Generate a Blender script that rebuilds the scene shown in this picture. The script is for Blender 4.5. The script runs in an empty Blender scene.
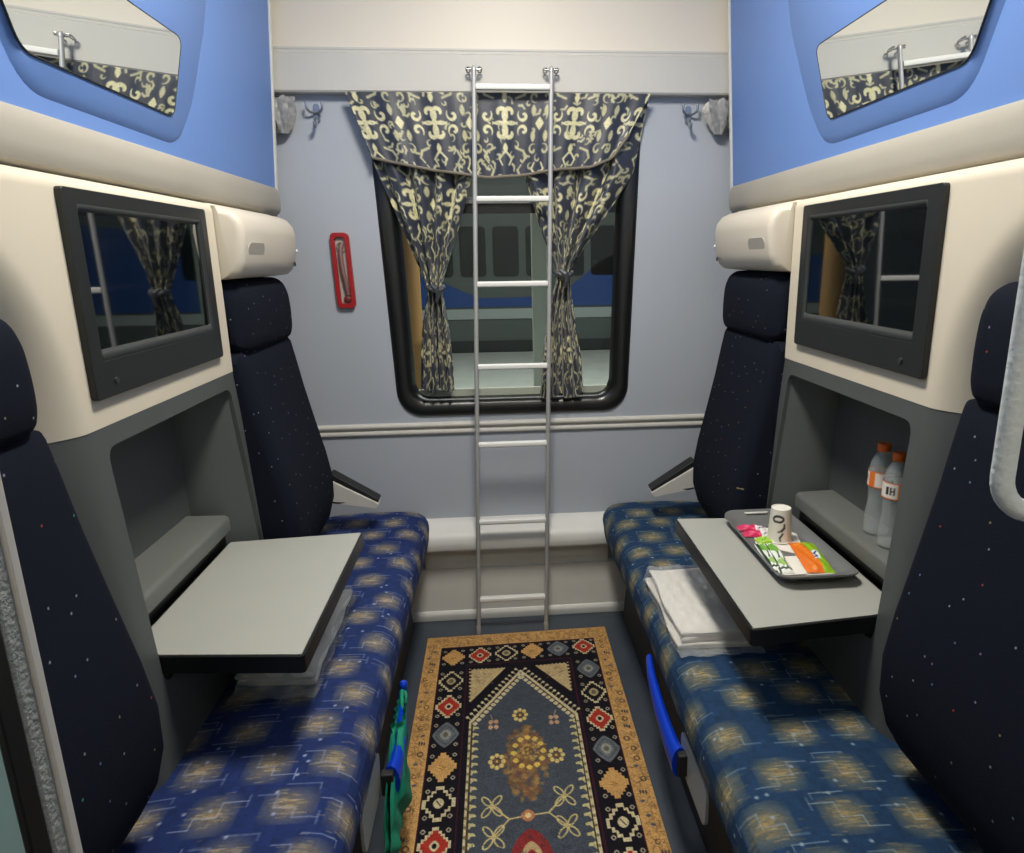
import bpy, bmesh, math, random
import numpy as np
from mathutils import Vector
from mathutils.geometry import tessellate_polygon
random.seed(7); RNG = np.random.default_rng(11)
sc = bpy.context.scene
COL = sc.collection
PI = math.pi
CX = 0.055            # middle of the compartment (the camera stands at x = 0)
YW = 2.69             # end wall
ORG = {}

# ------------------------------------------------------------------ colour and materials
def lin(c):
    c = np.asarray(c, float) / 255.0
    return np.where(c <= 0.04045, c / 12.92, ((c + 0.055) / 1.055) ** 2.4)
def L4(c):
    r = lin(c); return (float(r[0]), float(r[1]), float(r[2]), 1.0)
def mat(name, c=(200, 200, 200), rough=0.5, metal=0.0, spec=0.5, bump=0.0, bscale=200.0, var=0.0, vscale=6.0,
        coat=0.0, emit=None, estr=0.0, alpha=1.0, trans=0.0, ior=1.5, attr=False, sheen=0.0):
    m = bpy.data.materials.new(name); m.use_nodes = True
    nt = m.node_tree; N = nt.nodes; K = nt.links; b = N['Principled BSDF']
    b.inputs['Base Color'].default_value = L4(c); b.inputs['Roughness'].default_value = rough
    b.inputs['Metallic'].default_value = metal; b.inputs['Specular IOR Level'].default_value = spec
    b.inputs['Coat Weight'].default_value = coat; b.inputs['Alpha'].default_value = alpha
    b.inputs['Transmission Weight'].default_value = trans; b.inputs['IOR'].default_value = ior
    b.inputs['Sheen Weight'].default_value = sheen
    if emit:
        b.inputs['Emission Color'].default_value = L4(emit); b.inputs['Emission Strength'].default_value = estr
    tc = N.new('ShaderNodeTexCoord')
    src = None
    if attr:
        a = N.new('ShaderNodeAttribute'); a.attribute_name = 'Col'; src = a.outputs['Color']
        K.new(src, b.inputs['Base Color'])
    if var:
        n = N.new('ShaderNodeTexNoise'); n.inputs['Scale'].default_value = vscale; n.inputs['Detail'].default_value = 5
        K.new(tc.outputs['Object'], n.inputs['Vector'])
        mr = N.new('ShaderNodeMapRange'); mr.inputs[1].default_value = 0.3; mr.inputs[2].default_value = 0.7
        mr.inputs[3].default_value = 1 - var; mr.inputs[4].default_value = 1 + var * 0.6
        K.new(n.outputs['Fac'], mr.inputs[0])
        mx = N.new('ShaderNodeMix'); mx.data_type = 'RGBA'; mx.blend_type = 'MULTIPLY'; mx.inputs[0].default_value = 1
        if src: K.new(src, mx.inputs[6])
        else: mx.inputs[6].default_value = L4(c)
        K.new(mr.outputs[0], mx.inputs[7]); K.new(mx.outputs[2], b.inputs['Base Color'])
    if bump:
        n2 = N.new('ShaderNodeTexNoise'); n2.inputs['Scale'].default_value = bscale; n2.inputs['Detail'].default_value = 3
        K.new(tc.outputs['Object'], n2.inputs['Vector'])
        bp = N.new('ShaderNodeBump'); bp.inputs['Strength'].default_value = bump; bp.inputs['Distance'].default_value = 0.002
        K.new(n2.outputs['Fac'], bp.inputs['Height']); K.new(bp.outputs['Normal'], b.inputs['Normal'])
    return m
def navy_mat(name, base):
    """dark upholstery cloth with scattered tiny coloured flecks"""
    m = mat(name, base, rough=0.9, spec=0.12, bump=0.5, bscale=700)
    nt = m.node_tree; N = nt.nodes; K = nt.links; b = N['Principled BSDF']
    tc = N.new('ShaderNodeTexCoord'); sep = N.new('ShaderNodeSeparateXYZ'); cmb = N.new('ShaderNodeCombineXYZ')
    K.new(tc.outputs['Object'], sep.inputs[0]); ad = N.new('ShaderNodeMath'); K.new(sep.outputs['Y'], ad.inputs[0]); K.new(sep.outputs['X'], ad.inputs[1]); K.new(ad.outputs[0], cmb.inputs[0]); K.new(sep.outputs['Z'], cmb.inputs[1])
    v = N.new('ShaderNodeTexVoronoi'); v.voronoi_dimensions = '2D'; v.inputs['Scale'].default_value = 14
    K.new(cmb.outputs[0], v.inputs['Vector'])
    lt = N.new('ShaderNodeMath'); lt.operation = 'LESS_THAN'; lt.inputs[1].default_value = 0.029
    K.new(v.outputs['Distance'], lt.inputs[0])
    s2 = N.new('ShaderNodeSeparateColor'); K.new(v.outputs['Color'], s2.inputs[0])
    cr = N.new('ShaderNodeValToRGB'); cr.color_ramp.interpolation = 'CONSTANT'
    e = cr.color_ramp.elements; e[0].color = L4((128, 133, 145)); e[1].position = 0.45; e[1].color = L4((140, 128, 92))
    for p, c in ((0.62, (95, 120, 150)), (0.78, (150, 70, 60)), (0.86, (70, 130, 125)), (0.93, (120, 110, 150))):
        q = e.new(p); q.color = L4(c)
    K.new(s2.outputs[0], cr.inputs[0])
    mx = N.new('ShaderNodeMix'); mx.data_type = 'RGBA'; mx.inputs[6].default_value = L4(base)
    K.new(lt.outputs[0], mx.inputs[0]); K.new(cr.outputs[0], mx.inputs[7]); K.new(mx.outputs[2], b.inputs['Base Color'])
    return m

M = dict(
    wall=mat('wall_paint', (172, 178, 188), 0.45, var=0.03, vscale=2),
    wall_low=mat('wall_paint_low', (165, 170, 178), 0.5, var=0.04, vscale=2),
    cream=mat('cream_panel', (222, 214, 200), 0.5, var=0.02, vscale=2),
    rail=mat('white_rail', (196, 194, 188), 0.6, var=0.02),
    casing=mat('casing_plastic', (214, 214, 210), 0.5, var=0.05),
    casing_low=mat('casing_grey', (214, 214, 208), 0.55, var=0.05),
    floor=mat('floor_vinyl', (64, 72, 82), 0.45, var=0.12, vscale=9, bump=0.2, bscale=300),
    console=mat('console_white', (212, 203, 184), 0.55, bump=0.15, bscale=900, var=0.02, vscale=3),
    lamp_house=mat('lamp_house', (208, 200, 185), 0.45),
    grey=mat('console_grey', (80, 84, 84), 0.5, bump=0.2, bscale=900),
    ledge=mat('ledge_grey', (100, 103, 99), 0.5, bump=0.2, bscale=900),
    blue=mat('berth_blue', (104, 138, 200), 0.5, spec=0.35, bump=0.1, bscale=600),
    bolster=mat('bolster_grey', (166, 161, 150), 0.55, bump=0.15, bscale=400, var=0.03),
    trimw=mat('trim_white', (215, 215, 212), 0.4),
    black=mat('black_plastic', (17, 18, 19), 0.4),
    bezel=mat('monitor_bezel', (33, 35, 36), 0.4),
    bezel2=mat('monitor_bezel_light', (52, 55, 56), 0.42),
    screen=mat('screen_glass', (8, 12, 13), 0.03, spec=1.0, ior=1.9, coat=1.0),
    rubber=mat('rubber', (20, 21, 22), 0.3, spec=0.6),
    table=mat('table_laminate', (166, 167, 160), 0.42, var=0.02, vscale=8),
    steel=mat('steel', (190, 190, 188), 0.3, metal=0.9),
    alu=mat('satin_aluminium', (182, 182, 180), 0.45, metal=0.35),
    rung=mat('rung_aluminium', (226, 226, 222), 0.5),
    mirror=mat('mirror_glass', (235, 238, 236), 0.01, metal=1.0),
    red=mat('red_plastic', (158, 28, 34), 0.4),
    boxgrey=mat('recess_grey', (172, 158, 154), 0.4),
    blueplastic=mat('blue_plastic', (10, 62, 200), 0.3),
    green=mat('green_cloth', (0, 135, 105), 0.7, var=0.15, vscale=25),
    plate=mat('plate_grey', (150, 155, 158), 0.5),
    tray=mat('tray_plastic', (108, 110, 110), 0.35),
    traylight=mat('tray_light', (205, 205, 198), 0.5),
    paper=mat('white_paper', (232, 228, 218), 0.7),
    ink=mat('dark_ink', (25, 26, 28), 0.6),
    linen=mat('white_linen', (225, 220, 212), 0.75, bump=0.3, bscale=500),
    linen_dim=mat('dim_linen', (120, 124, 128), 0.6, bump=0.3, bscale=500),
    plastic=mat('clear_bag', (225, 228, 230), 0.1, spec=1.0, alpha=0.24),
    bottle=mat('bottle_plastic', (190, 198, 198), 0.2, alpha=0.38, spec=0.8),
    orange=mat('orange_plastic', (225, 105, 30), 0.4),
    label=mat('label_white', (225, 220, 212), 0.5),
    silver=mat('silver_cloth', (150, 150, 148), 0.4, var=0.35, vscale=60, sheen=0.3),
    hook=mat('hook_metal', (160, 166, 176), 0.25, metal=0.7),
    handle=mat('worn_white_paint', (224, 232, 230), 0.45, bump=0.6, bscale=160, var=0.06, vscale=60),
    doorglass=mat('door_panel', (150, 185, 188), 0.35),
    edge=mat('cast_edge', (168, 172, 170), 0.45, metal=0.3, bump=1.0, bscale=260, var=0.1, vscale=80),
    winglass=mat('window_glass', (30, 36, 36), 0.01, alpha=0.14, spec=0.8),
    transom=mat('transom_grey', (150, 152, 150), 0.45),
    ceil=mat('ceiling_white', (225, 220, 210), 0.6),
    diff=mat('lamp_diffuser', (255, 255, 255), 0.5, emit=(255, 240, 218), estr=4.0),
    lens=mat('lamp_lens', (165, 160, 150), 0.35),
    seatL=mat('seat_fabric_left', rough=0.85, spec=0.25, attr=True, bump=0.5, bscale=700),
    attr=mat('printed_surface', rough=0.45, attr=True),
    rug=mat('rug_pile', rough=0.95, spec=0.1, attr=True, bump=0.8, bscale=500, var=0.12, vscale=40),
    damask=mat('damask_satin', rough=0.42, spec=0.5, attr=True, bump=0.2, bscale=400, sheen=0.2),
    braid=mat('braid_trim', (112, 104, 92), 0.6),
    navy=navy_mat('navy_cloth', (20, 24, 36)),
    dark=mat('dark_base', (38, 41, 46), 0.7),
    o_grey=mat('train_grey', (88, 98, 94), 0.4), o_dark=mat('train_dark', (40, 46, 46), 0.25),
    o_blue=mat('train_blue', (24, 70, 140), 0.4), o_white=mat('train_white', (170, 180, 176), 0.4),
    o_floor=mat('platform_concrete', (190, 196, 186), 0.7, var=0.08),
    o_yel=mat('ochre_column', (176, 132, 70), 0.6, var=0.1), o_post=mat('post_white', (215, 222, 205), 0.6),
    tube=mat('tube_light', (255, 255, 255), 0.5, emit=(235, 255, 245), estr=9.0),
)

# ------------------------------------------------------------------ object helpers
def W(s, d, y, z):      # side s (-1 left, +1 right), distance d from the middle plane
    return (CX + s * d, y, z)
def thing(name, label, cat, loc, group=None):
    o = bpy.data.objects.new(name, None); COL.objects.link(o); o.location = loc; o.empty_display_size = 0.05
    o['label'] = label; o['category'] = cat
    if group: o['group'] = group
    ORG[o.name] = Vector(loc); return o
def tag(o, label, cat, group=None, kind=None):
    o['label'] = label; o['category'] = cat
    if group: o['group'] = group
    if kind: o['kind'] = kind
    return o
def finish(name, me, m, parent, smooth, ang=40):
    me.materials.append(m)
    if smooth:
        me.shade_smooth(); me.set_sharp_from_angle(angle=math.radians(ang))
    o = bpy.data.objects.new(name, me); COL.objects.link(o)
    if parent is not None: o.parent = parent; ORG[o.name] = ORG[parent.name]
    return o
def obj(name, V, F, m, parent=None, loc=None, smooth=True, ang=40, bevel=0, seg=2, recalc=True, subsurf=0, solid=0):
    """V in world coordinates"""
    V = np.array([tuple(v) for v in V], float)
    if parent is not None: org = ORG[parent.name]
    else:
        org = Vector(loc) if loc is not None else Vector((float((V[:,0].min()+V[:,0].max())/2), float((V[:,1].min()+V[:,1].max())/2), float(V[:,2].min())))
    V = V - np.array(org)
    me = bpy.data.meshes.new(name); me.from_pydata(V.tolist(), [], [list(f) for f in F]); me.update()
    if recalc:
        bm = bmesh.new(); bm.from_mesh(me); bmesh.ops.recalc_face_normals(bm, faces=bm.faces); bm.to_mesh(me); bm.free()
    o = finish(name, me, m, parent, smooth, ang)
    if parent is None: o.location = org
    ORG[o.name] = org
    if solid:
        md = o.modifiers.new('thick', 'SOLIDIFY'); md.thickness = solid; md.offset = 0
    if bevel:
        md = o.modifiers.new('bevel', 'BEVEL'); md.width = bevel; md.segments = seg; md.limit_method = 'ANGLE'; md.angle_limit = math.radians(35)
        md.harden_normals = False
    if subsurf:
        md = o.modifiers.new('sub', 'SUBSURF'); md.levels = subsurf; md.render_levels = subsurf
    return o
def joinVF(parts):
    V = []; F = []
    for v, f in parts:
        n = len(V); V += [tuple(p) for p in v]; F += [[i + n for i in q] for q in f]
    return V, F
def boxVF(x0, x1, y0, y1, z0, z1):
    V = [(x, y, z) for x in (x0, x1) for y in (y0, y1) for z in (z0, z1)]
    return V, [(0,1,3,2),(4,6,7,5),(0,4,5,1),(2,3,7,6),(0,2,6,4),(1,5,7,3)]
def box(name, x0, x1, y0, y1, z0, z1, m, parent=None, bevel=0.0, **k):
    V, F = boxVF(min(x0,x1), max(x0,x1), y0, y1, z0, z1)
    return obj(name, V, F, m, parent, bevel=bevel, smooth=bool(bevel), **k)
def prismVF(outer, holes, fn, w0, w1):
    loops = [list(outer)] + [list(h) for h in holes]
    flat = [p for l in loops for p in l]
    tris = tessellate_polygon([[Vector((p[0], p[1], 0)) for p in l] for l in loops])
    n = len(flat)
    V = [fn(p[0], p[1], w1) for p in flat] + [fn(p[0], p[1], w0) for p in flat]
    F = [tuple(t) for t in tris] + [tuple(n + i for i in reversed(t)) for t in tris]
    k = 0
    for l in loops:
        m_ = len(l)
        for i in range(m_):
            a = k + i; b = k + (i + 1) % m_
            F.append((a, b, b + n, a + n))
        k += m_
    return V, F
def rrect(x0, x1, y0, y1, r, n=6):
    P = []
    for cx, cy, a in ((x1-r, y1-r, 0), (x0+r, y1-r, 90), (x0+r, y0+r, 180), (x1-r, y0+r, 270)):
        for i in range(n + 1):
            t = math.radians(a + 90 * i / n); P.append((cx + r*math.cos(t), cy + r*math.sin(t)))
    return P
def roundpoly(P, r, n=5):
    out = []; m_ = len(P)
    for i in range(m_):
        a = Vector(P[i-1]); b = Vector(P[i]); c = Vector(P[(i+1) % m_])
        d1 = (a-b); d2 = (c-b); rr = min(r, d1.length*0.45, d2.length*0.45); d1.normalize(); d2.normalize()
        p = b + d1*rr; q = b + d2*rr
        for k in range(n + 1):
            t = k / n; out.append(tuple((1-t)**2*p + 2*t*(1-t)*b + t*t*q))
    return out
def tubeVF(path, r, n=10, closed=False, caps=True):
    P = [Vector(p) for p in path]; V = []; F = []; N = len(P)
    up = None
    for i, p in enumerate(P):
        if closed: t = (P[(i+1) % N] - P[i-1])
        else: t = P[min(i+1, N-1)] - P[max(i-1, 0)]
        t.normalize()
        if up is None:
            up = Vector((0,0,1)) if abs(t.z) < 0.9 else Vector((1,0,0))
        u = (up - t*up.dot(t)).normalized(); up = u; w = t.cross(u)
        rr = r[i] if isinstance(r, (list, tuple)) else r
        for k in range(n):
            a = 2*PI*k/n; V.append(p + u*(rr*math.cos(a)) + w*(rr*math.sin(a)))
    R = N if closed else N-1
    for i in range(R):
        for k in range(n):
            a = i*n+k; b = i*n+(k+1) % n; c = ((i+1) % N)*n+(k+1) % n; d = ((i+1) % N)*n+k
            F.append((a, b, c, d))
    if caps and not closed:
        F.append(tuple(range(n-1, -1, -1))); F.append(tuple((N-1)*n+k for k in range(n)))
    return V, F
def smoothpath(P, n=8):
    P = [Vector(p) for p in P]; out = []
    for i in range(len(P)-1):
        p0 = P[max(i-1,0)]; p1 = P[i]; p2 = P[i+1]; p3 = P[min(i+2,len(P)-1)]
        for k in range(n):
            t = k/n
            out.append(0.5*((2*p1)+(p2-p0)*t+(2*p0-5*p1+4*p2-p3)*t*t+(3*p1-p0-3*p2+p3)*t**3))
    out.append(P[-1]); return out
def tube(name, path, r, m, parent=None, n=10, closed=False, **k):
    V, F = tubeVF(path, r, n, closed); return obj(name, V, F, m, parent, **k)
def latheVF(prof, c, n=24, axis=Vector((0,0,1))):
    ax = Vector(axis).normalized(); u = ax.orthogonal().normalized(); w = ax.cross(u); V = []; F = []
    for r, h in prof:
        for k in range(n):
            a = 2*PI*k/n; V.append(Vector(c) + ax*h + u*(r*math.cos(a)) + w*(r*math.sin(a)))
    for i in range(len(prof)-1):
        for k in range(n):
            F.append((i*n+k, i*n+(k+1) % n, (i+1)*n+(k+1) % n, (i+1)*n+k))
    F.append(tuple(range(n-1, -1, -1))); F.append(tuple((len(prof)-1)*n+k for k in range(n)))
    return V, F
def lathe(name, prof, c, m, parent=None, n=24, axis=(0,0,1), **k):
    V, F = latheVF(prof, c, n, Vector(axis)); return obj(name, V, F, m, parent, **k)
def inset_profile(P, d):
    """shrink a closed 2D profile (counter-clockwise or not) by d towards its inside"""
    P = np.array(P, float); n = len(P)
    A = 0.5*np.sum(P[:,0]*np.roll(P[:,1],-1) - np.roll(P[:,0],-1)*P[:,1]); sg = 1 if A > 0 else -1
    e = np.roll(P,-1,0) - np.roll(P,1,0); l = np.linalg.norm(e, axis=1, keepdims=True); l[l == 0] = 1; e = e/l
    nrm = np.stack([-e[:,1], e[:,0]], 1)*sg
    return P + nrm*d
def loftVF(P, s, ys, ends=0.03, k=5):
    """closed profile P of (d,z) run along y with rounded ends; ys interior positions (includes both end limits)"""
    y0, y1 = ys[0], ys[-1]; rings = []
    for i in range(k + 1):
        a = (PI/2)*i/k
        rings.append((y0 + ends*(1-math.cos(a*1.0)) if False else y0 + ends*(1-math.sin(a)), ends*(1-math.cos(a))))
    rings = sorted(rings)   # from the outside in
    rings = [(y0 + ends*(1-math.cos((PI/2)*i/k)), ends*(1-math.sin((PI/2)*i/k))) for i in range(k+1)]
    mids = [(y, 0.0) for y in ys[1:-1] if y0 + ends < y < y1 - ends]
    back = [(y1 - (y - y0), d) for y, d in reversed(rings)]
    R = rings + mids + back; V = []; F = []; n = len(P)
    for y, d in R:
        Q = inset_profile(P, d) if d > 1e-6 else np.array(P, float)
        for q in Q: V.append(W(s, q[0], y, q[1]))
    for i in range(len(R)-1):
        for j in range(n):
            F.append((i*n+j, i*n+(j+1) % n, (i+1)*n+(j+1) % n, (i+1)*n+j))
    F.append(tuple(range(n-1,-1,-1))); F.append(tuple((len(R)-1)*n+j for j in range(n)))
    return V, F
def loft(name, P, s, y0, y1, m, parent=None, ends=0.03, k=5, nm=3, **kw):
    ys = list(np.linspace(y0, y1, nm + 2)); V, F = loftVF(P, s, ys, ends, k); return obj(name, V, F, m, parent, **kw)
def gridobj(name, G, m, colors=None, parent=None, closed_u=False, loc=None, thick=0.0, smooth=True):
    """G array (a,b,3) of world points, optional (a,b,3) sRGB 0..255 colours"""
    a, b, _ = G.shape
    org = ORG[parent.name] if parent is not None else Vector(loc) if loc is not None else Vector((float(G[...,0].mean()), float(G[...,1].mean()), float(G[...,2].min())))
    V = (G.reshape(-1,3) - np.array(org)).astype(np.float32)
    i = np.arange(a-1)[:,None]; bb = b if closed_u else b-1; j = np.arange(bb)[None,:]; j2 = (j+1) % b
    F = np.stack([i*b+j, i*b+j2, (i+1)*b+j2, (i+1)*b+j], -1).reshape(-1,4).astype(np.int32)
    me = bpy.data.meshes.new(name)
    me.vertices.add(len(V)); me.vertices.foreach_set('co', V.ravel())
    me.loops.add(F.size); me.loops.foreach_set('vertex_index', F.ravel())
    me.polygons.add(len(F)); me.polygons.foreach_set('loop_start', np.arange(0, F.size, 4, dtype=np.int32))
    me.update(calc_edges=True)
    if colors is not None:
        ca = me.color_attributes.new('Col', 'FLOAT_COLOR', 'POINT')
        c = np.ones((len(V),4), np.float32); c[:,:3] = lin(colors.reshape(-1,3)); ca.data.foreach_set('color', c.ravel())
    me.materials.append(m)
    if smooth: me.shade_smooth()
    o = bpy.data.objects.new(name, me); COL.objects.link(o)
    if parent is not None: o.parent = parent
    else: o.location = org
    ORG[o.name] = org
    if thick:
        md = o.modifiers.new('thick', 'SOLIDIFY'); md.thickness = thick; md.offset = 0
    return o
def struct(o):
    o['kind'] = 'structure'; return o

# ------------------------------------------------------------------ pattern drawing (numpy)
class Canvas:
    def __init__(s, w, h, px, bg):
        s.w, s.h, s.px = w, h, px
        s.nx = int(round(w/px)) + 1; s.ny = int(round(h/px)) + 1
        s.a = np.ones((s.ny, s.nx, 3))*np.array(bg, float)
        s.U = np.arange(s.nx)*px; s.V = np.arange(s.ny)*px
    def win(s, u0, u1, v0, v1):
        i0 = max(0, int(u0/s.px)-1); i1 = min(s.nx, int(u1/s.px)+3); j0 = max(0, int(v0/s.px)-1); j1 = min(s.ny, int(v1/s.px)+3)
        if i0 >= i1 or j0 >= j1: return None
        u, v = np.meshgrid(s.U[i0:i1], s.V[j0:j1]); return (slice(j0,j1), slice(i0,i1)), u, v
    def put(s, sl, k, c, op=1.0):
        k = np.clip(k, 0, 1)[...,None]*op; s.a[sl] = s.a[sl]*(1-k) + np.array(c, float)*k
    def rect(s, u0, u1, v0, v1, c):
        q = s.win(u0, u1, v0, v1)
        if q: s.put(q[0], ((q[1] >= u0) & (q[1] <= u1) & (q[2] >= v0) & (q[2] <= v1)).astype(float), c)
    def disc(s, cu, cv, ru, rv, c, op=1.0, p=2.0, soft=None):
        q = s.win(cu-ru, cu+ru, cv-rv, cv+rv)
        if q:
            d = (np.abs((q[1]-cu)/ru)**p + np.abs((q[2]-cv)/rv)**p)**(1/p)
            w = soft if soft else s.px*0.7/min(ru, rv)
            s.put(q[0], (1-d)/w + 0.5, c, op)
    def ring(s, cu, cv, ru, rv, w, c, p=2.0, op=1.0):
        q = s.win(cu-ru-w, cu+ru+w, cv-rv-w, cv+rv+w)
        if q:
            d = (np.abs((q[1]-cu)/ru)**p + np.abs((q[2]-cv)/rv)**p)**(1/p)
            s.put(q[0], (w/2 - np.abs(d-1)*min(ru, rv))/s.px + 0.5, c, op)
    def poly(s, P, c, op=1.0):
        P = np.array(P); q = s.win(P[:,0].min(), P[:,0].max(), P[:,1].min(), P[:,1].max())
        if not q: return
        u, v = q[1], q[2]; ins = np.zeros(u.shape, bool)
        for i in range(len(P)):
            x0, y0 = P[i-1]; x1, y1 = P[i]
            if y0 == y1: continue
            ins ^= ((y0 > v) != (y1 > v)) & (u < (x1-x0)*(v-y0)/(y1-y0) + x0)
        s.put(q[0], ins.astype(float), c, op)
    def line(s, P, w, c, op=1.0, taper=False):
        n = len(P)-1
        for i in range(n):
            (x0, y0), (x1, y1) = P[i], P[i+1]
            wi = w*(0.25 + 0.75*math.sin(PI*(0.15+0.85*(i+0.5)/n)) if taper else 1)
            q = s.win(min(x0,x1)-wi, max(x0,x1)+wi, min(y0,y1)-wi, max(y0,y1)+wi)
            if not q: continue
            dx, dy = x1-x0, y1-y0; l = dx*dx+dy*dy or 1e-9
            t = np.clip(((q[1]-x0)*dx + (q[2]-y0)*dy)/l, 0, 1)
            d = np.hypot(q[1]-x0-t*dx, q[2]-y0-t*dy); s.put(q[0], (wi/2-d)/s.px + 0.5, c, op)
    def noise(s, amp):
        s.a = np.clip(s.a*(1 + RNG.normal(0, amp, s.a.shape[:2])[...,None]), 0, 255)
    def sample(s, u, v):
        i = np.clip(u/s.px, 0, s.nx-1.001); j = np.clip(v/s.px, 0, s.ny-1.001)
        i0 = i.astype(int); j0 = j.astype(int); fi = (i-i0)[...,None]; fj = (j-j0)[...,None]; a = s.a
        return (a[j0,i0]*(1-fi)+a[j0,i0+1]*fi)*(1-fj) + (a[j0+1,i0]*(1-fi)+a[j0+1,i0+1]*fi)*fj

# ================================================================== THE SETTING
struct(box('floor', -1.0, 1.11, -0.95, 2.72, -0.05, 0.0, M['floor']))
struct(box('ceiling', -1.0, 1.11, -0.95, 2.80, 2.78, 2.83, M['ceil']))
struct(box('wall_left', -1.0, CX-0.95, -0.95, 2.72, 0.0, 2.78, M['wall']))
struct(box('wall_right', CX+0.95, 1.11, -0.95, 2.72, 0.0, 2.78, M['wall']))
struct(box('wall_corridor', -1.0, 1.11, -1.0, -0.95, 0.0, 2.78, M['cream']))
# end wall with the window opening
WX0, WX1, WZ0, WZ1 = -0.375, 0.50, 0.94, 1.95
xz = lambda yy: (lambda a, b, w: (a, yy + w, b))
V, F = prismVF([(CX-0.95, 0), (CX+0.95, 0), (CX+0.95, 2.78), (CX-0.95, 2.78)], [rrect(WX0, WX1, WZ0, WZ1, 0.07)], xz(0), YW, YW+0.07)
struct(obj('wall_window', V, F, M['wall'], smooth=False, loc=(CX, YW, 0)))
# door side wall: doorway open to the corridor, right stub beside the grab handle
struct(box('wall_door', CX+0.40, CX+0.95, 0.36, 0.42, 0.0, 2.78, M['casing']))
# upper cream panel + rail above the window
V, F = joinVF([boxVF(CX-0.95, CX+0.95, YW-0.028, YW, 2.217, 2.78)])
struct(obj('trim_1', V, F, M['cream'], smooth=False))
P = [(YW, 2.07), (YW-0.040, 2.07), (YW-0.045, 2.076), (YW-0.045, 2.192), (YW-0.040, 2.197), (YW-0.034, 2.199), (YW-0.034, 2.206), (YW-0.036, 2.209), (YW-.036, 2.215), (YW, 2.218)]
V, F = prismVF(P, [], lambda a, b, w: (w, a, b), CX-0.95, CX+0.95)
struct(obj('trim_2', V, F, M['rail'], ang=30))
# dado strip (two beads)
P = [(YW, .812), (YW-.008, .814), (YW-.012, .822), (YW-.008, .832), (YW-.003, .835), (YW-.006, .84), (YW-.014, .846), (YW-.014, .856), (YW-.006, .862), (YW, .863)]
V, F = prismVF(P, [], lambda a, b, w: (w, a, b), CX-0.95, CX+0.95)
struct(obj('trim_3', V, F, M['rail'], ang=60))
# heater casing along the foot of the wall
P = [(YW, .455), (2.655, .448), (2.60, .415), (2.588, .40), (2.582, .375), (2.586, .345), (2.60, .335), (2.645, .33), (YW, .33)]
V, F = prismVF(roundpoly(P, .012, 3), [], lambda a, b, w: (w, a, b), CX-0.385, CX+0.385)
struct(obj('trim_4', V, F, M['casing'], ang=50))
V, F = joinVF([boxVF(CX-.385, CX+.385, 2.655, YW, .27, .335), boxVF(CX-.385, CX+.385, 2.665, YW, .235, .27), boxVF(CX-.48, CX+.48, 2.655, YW, .0, .235)])
struct(obj('trim_5', V, F, M['casing_low'], smooth=False))
V, F = prismVF(roundpoly([(2.655, .0), (2.645, .0), (2.643, .03), (2.650, .042), (2.655, .045)], .004, 2), [], lambda a, b, w: (w, a, b), CX-0.95, CX+0.95)
struct(obj('baseboard_window', V, F, M['casing']))

# window: black rubber frame, glass, transom
fr = thing('window_1', 'black rubber-framed rounded train window in the grey end wall', 'window', (0.06, YW, WZ0)); fr['kind'] = 'structure'
def ringloft(name, outs, m, parent):
    """outs = list of (x0,x1,z0,z1,r,y) rounded rectangles lofted into a closed ring surface"""
    V = []; F = []; n = None
    for (x0, x1, z0, z1, r, y) in outs:
        Q = rrect(x0, x1, z0, z1, r, 8); n = len(Q); V += [(a + (a-.06)/.45*(b-1.35)*.035, y, b) for a, b in Q]
    R = len(outs)
    for i in range(R):
        for k in range(n):
            F.append((i*n+k, i*n+(k+1) % n, ((i+1) % R)*n+(k+1) % n, ((i+1) % R)*n+k))
    return obj(name, V, F, m, parent, ang=50)
ringloft('window_frame', [(-.418, .535, .888, 2.0, .10, YW-.002), (-.412, .529, .893, 1.995, .095, YW-.009), (-.400, .516, .905, 1.985, .09, YW-.014),
    (-.372, .489, .928, 1.96, .08, YW-.013), (-.357, .474, .945, 1.945, .07, YW-.004), (-.350, .467, .953, 1.935, .065, YW+.02), (-.345, .464, .958, 1.93, .06, YW+.06), (-.345, .464, .958, 1.93, .06, YW+.062)], M['rubber'], fr)
V, F = joinVF([boxVF(-.35, .47, YW+.035, YW+.055, 1.665, 1.70)]); obj('window_sash', V, F, M['rubber'], fr, smooth=False)
V, F = boxVF(-.35, .47, YW+.02, YW+.04, 1.70, 1.722); obj('transom', V, F, M['transom'], fr, bevel=.003)
V, F = boxVF(-.35, .47, YW+.042, YW+.046, .95, 1.94); obj('pane', V, F, M['winglass'], fr, smooth=False)
V, F = boxVF(-.345, .468, YW+.05, YW+.068, .955, .985); obj('outer_sill', V, F, M['o_post'], fr, smooth=False)

# ---------------- outside the window: platform and a coach on the next track
K_ = 9/7.
def OX(x7): return x7*K_
def OZ(z7): return 1.5-(1.5-z7)*K_
struct(box('ground_platform', -5, 6, 2.9, 9.0, .2, OZ(.56), M['o_floor']))
co = thing('railway_coach', 'grey railway coach with blue band seen through the window', 'train', (1, 9.1, OZ(.56)))
box('coach_body', OX(-2.2), OX(3.2), 9.0, 9.4, OZ(.56), 3.6, M['o_grey'], co, bevel=.03)
P = [(OX(-2.2), OZ(1.02)), (OX(3.2), OZ(1.02)), (OX(3.2), OZ(1.9)), (OX(1.5), OZ(1.7)), (OX(1.05), OZ(1.45)), (OX(.65), OZ(1.13)), (OX(.2), OZ(1.11)), (OX(-.17), OZ(1.11)), (OX(-.75), OZ(1.36)), (OX(-1.4), OZ(1.5)), (OX(-2.2), OZ(1.5))]
V, F = prismVF(P, [], lambda a, b, w: (a, w, b), 8.985, 9.0); obj('blue_band', V, F, M['o_blue'], co, smooth=False)
box('white_stripe', OX(-2.2), OX(3.2), 8.98, 9.0, OZ(.90), OZ(1.0), M['o_white'], co)
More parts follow.
